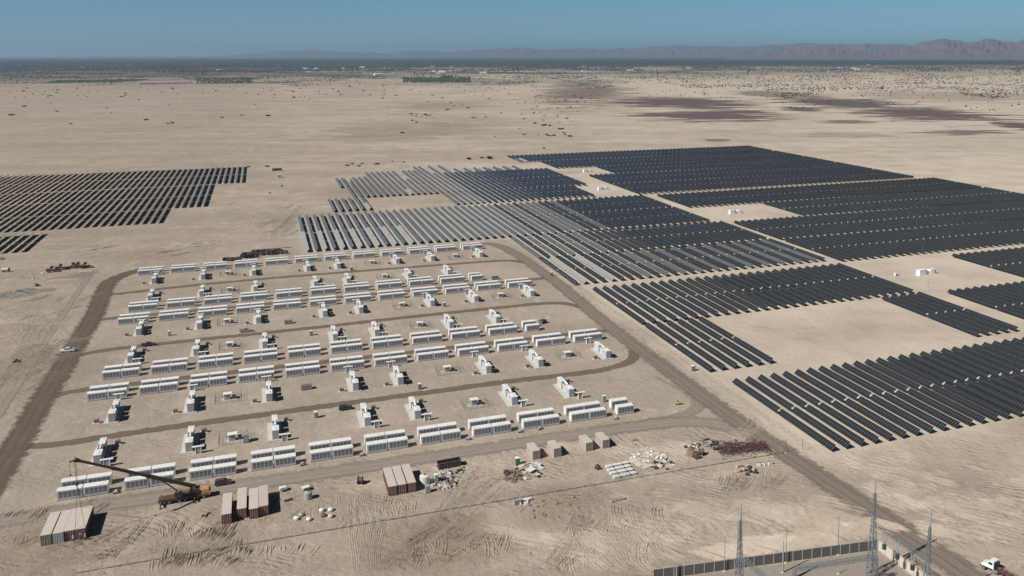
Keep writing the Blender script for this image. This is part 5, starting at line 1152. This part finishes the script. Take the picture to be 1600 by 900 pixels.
def gantry(A, B, label, hang=True):
    A, B = Vector(A), Vector(B); t = thing('gantry_beam', label, 'gantry beam', A); b = MB(); lattice_h(b, Vector((0, 0, 0)), B - A, 0.8, 12); obj('truss', b, t, M['galv'])
    if hang:
        d = B - A
        for f_ in (0.18, 0.45, 0.75):
            p = d * f_; ins = MB()
            for s_ in (-0.5, 0.5):
                a_ = p + Vector((0, s_ * 1.4, 0)); q = p + Vector((0, 0, -2.8)); ins.cyl(a_, q, 0.07, 6)
                for k in range(6): c = a_.lerp(q, 0.2 + k * 0.12); ins.cyl(c, c + (q - a_).normalized() * 0.06, 0.17, 8)
            o = obj('insulator_string', ins, t, M['radi']); obj('line_trap', MB().cyl(p + Vector((0, 0, -3.9)), p + Vector((0, 0, -2.85)), 0.5, 14), o, M['dark'])
gantry((129.3, 161.5, 12.0), (130.0, 145.3, 12.0), 'lattice beam joining the tallest tower to the tower nearest the road')
gantry((93.4, 161.5, 12.0), (94.4, 143.0, 12.0), 'lattice beam running from the left tower towards the lower edge', False)
t = thing('low_gantry', 'low lattice gantry on two trestles between the tall towers', 'gantry', (106.5, 160.6, 0))
b = MB(); lattice_h(b, Vector((0, 0, 6.6)), Vector((20.5, -2.6, 6.6)), 0.8, 14); obj('truss', b, t, M['galv'])
for (x, y) in ((0.2, 0), (20.3, -2.6)): b = MB(); lattice(b, x, y, 0, 6.6, 0.9, 0.7, 0.1, 0.06, 5); obj('trestle', b, t, M['galv'])
pole(1132, 893, 9.0, 'slender lamp pole in front of the wall beside the left tower'); pole(1228, 880, 10.0, 'slender lamp pole in the middle of the panel wall'); pole(1309, 867, 10.2, 'slender lamp pole near the corner of the panel wall')
pole(1223, 895, 8.2, 'thick grey mast in front of the middle lamp pole', 0.2, 'radi', False, 'lightning_mast', 'mast'); pole(1057, 903, 4.2, 'short thick mast at the left end of the panel wall', 0.18, 'radi', False, 'lightning_mast', 'mast')
pole(1310, 897, 3.0, 'short post under the low gantry', 0.12, 'radi', False, 'support_post', 'post')
def wall(A, B, label, mpan, flip=1):
    A, B = Vector(A), Vector(B); t = thing('panel_wall', label, 'wall', A); d = B - A; n_ = max(2, int(d.length / 2.45)); u = d.normalized(); s_ = Vector((-u.y, u.x, 0)); rz = math.atan2(d.y, d.x); L = d.length / n_
    pm = MB().box(0.1, -0.05, 0, L - 0.1, 0.05, 2.45).mesh('wall_panel', M[mpan]); po = MB().box(-0.1, -0.13, 0, 0.1, 0.13, 2.6).mesh('wall_post', M['wallpost'])
    for i in range(n_):
        o = obj('wall_panel', pm, t, loc=u * (L * i)); o.rotation_euler = (0, 0, rz)
    for i in range(n_ + 1):
        o = obj('wall_post', po, t, loc=u * (L * i)); o.rotation_euler = (0, 0, rz)
    cp = MB().box(0, -0.12, 2.602, d.length, 0.12, 2.68); o = obj('coping', cp, t, M['wallpost']); o.rotation_euler = (0, 0, rz)
wall((80, 178.3, 0), (136.9, 170.3, 0), 'grey panel wall with pale posts crossing behind the towers', 'wallpanel')
wall((137.1, 170.1, 0), (138.2, 143, 0), 'cream panel wall running beside the road from the tallest tower', 'wallcream')
struct('substation_yard', MB().add([(83, 177.2, 0.03), (136.6, 169.7, 0.03), (137.9, 130, 0.03), (80, 130, 0.03)], [(0, 3, 2, 1)]), mat('yard_gravel', (0.27, 0.235, 0.20), 0.95, 0, 0.2, 0.8, 0, 0.1, 0.15))
# trench lines
for i, (x0, y0, x1, y1) in enumerate(((103, 158, 109, 149), (110, 157, 116, 148), (117, 158, 122, 150))):
    d = obj('cable_duct', MB().beam((x0, y0, 0.08), (x1, y1, 0.08), 0.28, 0.1), None, M['dark']); tag(d, f'dark cable duct cover on the substation ground, {nth(i + 1)} from the left', 'cable duct', 'duct covers in the substation')

# ------------------------------------------------------------------ people by the lifted container
def person(loc, rz, top, label, arm=0.0):
    me = bpy.data.meshes.new('person')
    J = [(0, 0, .95, .15), (0, 0, 1.2, .16), (0, 0, 1.42, .17), (0, 0, 1.52, .06), (0, 0.02, 1.66, .10), (0, 0.01, 1.74, .07),
         (.10, 0, .90, .10), (.11, .02, .50, .07), (.12, 0, .08, .05), (.12, .14, .03, .04), (-.10, 0, .90, .10), (-.11, .04, .50, .07), (-.12, -.02, .08, .05), (-.12, .12, .03, .04),
         (.20, 0, 1.42, .065), (.25, .05, 1.15, .05), (.24, .22 + arm, .98 + arm, .035), (-.20, 0, 1.42, .065), (-.26, .03, 1.15, .05), (-.24, .18, .95, .035)]
    E_ = [(0, 1), (1, 2), (2, 3), (3, 4), (4, 5), (0, 6), (6, 7), (7, 8), (8, 9), (0, 10), (10, 11), (11, 12), (12, 13), (2, 14), (14, 15), (15, 16), (2, 17), (17, 18), (18, 19)]
    me.from_pydata([j[:3] for j in J], E_, []); o = bpy.data.objects.new('person', me); COL.objects.link(o)
    sk_ = o.modifiers.new('s', 'SKIN'); 
    if not me.skin_vertices: bpy.context.view_layer.objects.active = o
    lay = me.skin_vertices[0] if me.skin_vertices else None
    if lay is None: return
    for i, j in enumerate(J): lay.data[i].radius = (j[3], j[3]); lay.data[i].use_root = (i == 0)
    sb = o.modifiers.new('b', 'SUBSURF'); sb.levels = 1; sb.render_levels = 1
    dg = bpy.context.evaluated_depsgraph_get(); m2 = bpy.data.meshes.new_from_object(o.evaluated_get(dg)); o.modifiers.clear(); o.data = m2; m2.materials.clear()
    for k in ('cloth', top, 'skin'): m2.materials.append(M[k])
    for p in m2.polygons: c = p.center; p.material_index = 0 if c.z < .95 and abs(c.x) < .2 else (2 if c.z > 1.5 or (abs(c.x) > .2 and c.z < 1.1) else 1)
    o.location = loc; o.rotation_euler = (0, 0, rz); tag(o, label, 'person', 'workers by the lifted container')
    obj('hard_hat', MB().cyl((0, .02, 1.72), (0, .02, 1.80), .135, 12, .11).cyl((0, .02, 1.801), (0, .02, 1.86), .11, 12, .03), o, M['roofwhite'])
gp = at(115, 847)
person(gp + Vector((0, 0, 0)), 0.2, 'vest', 'person in a pale vest standing at the container doors, leftmost of three', 0.2)
person(gp + Vector((1.5, 0.3, 0)), -0.3, 'cloth', 'person in dark clothes standing between two others at the container doors')
person(gp + Vector((2.7, -0.2, 0)), 1.4, 'vest', 'person in a pale vest at the right corner of the lifted container', 0.1)

# ------------------------------------------------------------------ desert shrubs, far woodland, fields and houses
def shrub_mesh(name, seed, m, w_=1.0, h=0.7, n_=150, leaf=0.16):
    rnd = random.Random(seed); mb_ = MB(); lob = [(rnd.uniform(-.5, .5) * w_, rnd.uniform(-.5, .5) * w_, rnd.uniform(.3, .6) * h, rnd.uniform(.35, .6)) for _ in range(6)]
    for i in range(n_):
        lx, ly, lz, lr = rnd.choice(lob); th, ph = rnd.random() * 6.28, math.acos(rnd.uniform(-.5, 1)); r_ = lr * rnd.uniform(.6, 1.0)
        c = Vector((lx + r_ * math.sin(ph) * math.cos(th), ly + r_ * math.sin(ph) * math.sin(th), max(.05, lz + r_ * math.cos(ph) * h)))
        a = Vector([rnd.gauss(0, 1) for _ in range(3)]).normalized(); b_ = a.orthogonal().normalized() * leaf; a = a * leaf * 1.2
        k = len(mb_.v); mb_.v += [tuple(c - a), tuple(c + b_), tuple(c + a), tuple(c - b_)]; mb_.f.append((k, k + 1, k + 2, k + 3))
    me = bpy.data.meshes.new(name); me.from_pydata(mb_.v, [], mb_.f); me.materials.append(m); return me
stem = MB()
for i in range(5): a = i * 1.26; stem.cyl((0, 0, -0.02), (0.45 * math.cos(a), 0.45 * math.sin(a), 0.45), 0.05, 5, 0.02)
stem = stem.mesh('stems', M['bark']); SH = [shrub_mesh('leaves', s_, M['leaf'], 1.0, 0.75, 130, 0.17) for s_ in range(4)]
def shrub(px, py, size, label, grp):
    p = at(px, py); t = thing('desert_shrub', label, 'shrub', p, random.random() * 6.28, grp); t.scale = (size, size, size * 0.7); obj('foliage', random.choice(SH), t); obj('stems', stem, t)
named0 = [(227, 188, 4.2, 'largest of the lone shrubs on the western plain'), (262, 193.5, 2.6, 'left one of two shrubs side by side on the western plain'), (270, 192.5, 3.2, 'right one of two shrubs side by side on the western plain'), (347, 184, 3.0, 'lone shrub in the middle of the western plain'), (377, 180.5, 2.6, 'lone shrub east of the middle of the western plain'), (110, 194, 2.6, 'lone shrub nearest the camera on the far western plain'), (398, 164, 2.2, 'lone shrub on the bare sand far behind the western rows'), (40, 166, 3.2, 'broad low shrub at the western edge of the plain'), (174, 176.5, 1.8, 'small lone shrub on the far western plain'), (629, 208, 3.2, 'lone shrub on the bare sand behind the middle rows'),
         (733, 249, 3.4, 'dark shrub left of the black thicket behind the far rows'), (753, 247, 2.2, 'small shrub beside the black thicket behind the far rows'), (764, 248, 4.4, 'black thicket just left of the far panel block'), (589, 257, 2.4, 'dark shrub behind the upper left panel block'), (551, 256.5, 2.0, 'low dark shrub behind the upper left block, among several'), (542, 259, 2.2, 'leftmost dark shrub behind the upper left panel block'), (560, 260, 2.0, 'front dark shrub behind the upper left panel block'), (565, 256, 1.8, 'small dark shrub right of the cluster behind the upper left block'),
         (613, 253, 1.4, 'tiny shrub between the upper left block and the plain'), (630, 253.5, 1.6, 'tiny dark shrub just above the upper left block corner'), (440, 291, 1.4, 'tiny bush below the white shed'), (422, 302, 1.2, 'dark scrap of brush on the sand below the huts'), (388, 261, 1.8, 'dark bush at the right corner of the western rows'), (417, 260.5, 2.2, 'dark bush left of the site hut'), (774, 214, 1.6, 'thin shrub above the far rows'), (850, 232, 2.2, 'thin upright shrub beyond the corner of the far block')]
for (px, py, s_, lb) in named0: shrub(px, py, s_ * 1.25, lb, None)
rnd = random.Random(11)
zones = [(0, 420, 138, 182, 36, 'scattered on the western plain', 3.2), (420, 620, 130, 155, 36, 'scattered on the plain left of centre', 3.4), (600, 800, 130, 190, 40, 'scattered on the plain behind the middle rows', 2.6), (800, 905, 150, 215, 62, 'in the loose cluster on the plain behind the far rows', 2.3), (640, 680, 176, 192, 12, 'in the wash left of the shrub cluster', 2.0), (905, 1250, 126, 150, 40, 'scattered among the dark flats', 3.0), (1250, 1600, 118, 150, 48, 'scattered along the edge of the dark flats', 3.4)]
for (x0, x1, y0, y1, n_, lb, s_) in zones:
    for i in range(n_):
        u = rnd.random() if n_ != 62 else 0.5 + 0.5 * (rnd.random() - rnd.random()); v = rnd.random(); v = v * v
        px = x0 + (x1 - x0) * u; py = y0 + (y1 - y0) * v; shrub(px, py, s_ * rnd.uniform(0.7, 1.9), 'small dark desert shrub ' + lb, 'desert shrubs ' + lb)
# distant scrub and palm groves: one mass nobody could count
rnd = random.Random(21); mb = MB()
def bush(mb_, p, r_, h):
    n_ = 5; a0 = rnd.random() * 6; k = len(mb_.v)
    for i in range(n_): a = a0 + i * 6.283 / n_; q = r_ * rnd.uniform(.7, 1.2); mb_.v.append((p.x + q * math.cos(a), p.y + q * math.sin(a), h * rnd.uniform(.25, .5)))
    mb_.v.append((p.x + rnd.uniform(-.3, .3) * r_, p.y, h)); mb_.v.append((p.x, p.y, -0.1))
    for i in range(n_): j = (i + 1) % n_; mb_.f.append((k + i, k + j, k + n_)); mb_.f.append((k + j, k + i, k + n_ + 1))
def clump(px, py): return min(1, max(0, 0.5 + 1.1 * noise.noise(Vector((px * 0.012, py * 0.22, 0))) + 0.7 * noise.noise(Vector((px * 0.05, py * 0.6, 5)))))
for i in range(52000):
    px = rnd.uniform(-60, 1660); v = rnd.random() ** 1.35; lim = 127 if px < 900 else 146 if px > 1220 else 136
    lim += 5 * math.sin(px * 0.017) + 4 * math.sin(px * 0.041 + 1)
    if i % 18 == 0: lim += 22
    py = 93.5 + (lim - 93.5) * v
    if clump(px, py) < rnd.random() * (0.55 if py < 108 else 0.95): continue
    p = at(px, py); r_ = rnd.uniform(1.8, 4.2) * (0.85 if py > 124 else 1.1 if py > 112 else 2.0); bush(mb, p, r_, r_ * rnd.uniform(.7, 1.2))
for i in range(20000):
    px = rnd.uniform(-60, 1660); py = 90.6 + 9.0 * rnd.random() ** 1.2; p = at(px, py)
    if clump(px * 0.6, py * 3) < rnd.random() * 0.6: continue
    r_ = rnd.uniform(14, 40); bush(mb, p, r_, rnd.uniform(6, 13))
me = bpy.data.meshes.new('distant_scrub'); me.from_pydata(mb.v, [], mb.f); me.materials.append(M['leaf2']); o = obj('distant_scrub', me); o['kind'] = 'stuff'; o['label'] = 'mass of dark scrub and trees across the far valley floor'
def grove(px0, px1, py0, py1, n_, r0, label, seed):
    rn = random.Random(seed); mb_ = MB()
    for i in range(n_):
        p = at(rn.uniform(px0, px1), rn.uniform(py0, py1)); r_ = r0 * rn.uniform(.7, 1.3); bush(mb_, p, r_, r_ * 1.5)
    me = bpy.data.meshes.new('grove'); me.from_pydata(mb_.v, [], mb_.f); me.materials.append(M['leaf2']); o = obj('tree_grove', me); tag(o, label, 'grove'); o['kind'] = 'stuff'
grove(630, 735, 121.5, 129, 900, 4.0, 'dense dark palm grove on the plain behind the middle rows', 1); grove(308, 395, 122, 130, 420, 3.5, 'orchard of low dark trees beside the green field', 2); grove(690, 706, 119, 123, 60, 6, 'tall clump of trees behind the palm grove', 3)
fld = mat('green_crop', (0.055, 0.075, 0.045), 0.95, 0, 0.3, 0.01, 0, 0, 0.1); dfl = mat('ploughed_dark', (0.10, 0.085, 0.065), 0.95, 0, 0.3, 0.01, 0, 0, 0.1)
def field(name, pts, m): struct(name, MB().add([tuple(at(*p) + Vector((0, 0, 0.5))) for p in pts], [tuple(range(len(pts)))]), m)
field('crop_field', [(62, 130.5), (214, 127.2), (236, 123.5), (90, 125.5)], fld); field('ploughed_field', [(218, 131.8), (300, 130.2), (302, 128.8), (220, 130.3)], dfl); field('crop_strip', [(308, 131), (470, 129), (470, 127.8), (308, 129.6)], dfl)
bp_p = thing('distant_building', '', 'building', group='pale buildings of the distant settlement'); obj('wall', MB().box(-14, -6, 0, 14, 6, 7), bp_p, M['white']); obj('roof', MB().prism([(-6.5, 7.002), (6.5, 7.002), (0, 9.0)], -14.5, 14.5, 'x'), bp_p, M['roofwhite'])
rnd = random.Random(31)
for i in range(34):
    px = rnd.choice((rnd.gauss(690, 30), rnd.uniform(60, 780), rnd.uniform(480, 760), rnd.uniform(900, 1500))); py = rnd.uniform(104, 118) if px < 900 else rnd.uniform(100, 112)
    lb = 'small pale building among the trees of the distant settlement'
    if i == 0: bp_p.location = at(px, py); bp_p['label'] = lb
    else: q = dup(bp_p, at(px, py), rnd.uniform(-.4, .4), lb); s_ = rnd.uniform(.5, 1.4); q.scale = (s_ * 1.3, s_, s_ * .8)
# loose stones near the yard
rnd = random.Random(77); mb = MB()
for i in range(1500):
    x, y = rnd.uniform(-60, 175), rnd.uniform(165, 262) if rnd.random() < .7 else rnd.uniform(262, 420)
    r_ = rnd.uniform(.06, .22); mb.blob((x, y, r_ * .3), r_, i, 5, 3, .7, .3)
o = obj('loose_stones', mb, None, mat('stone', (0.30, 0.25, 0.20), 0.95, 0, 0.3, 0.5, 0, 0, 0.15)); o['kind'] = 'stuff'
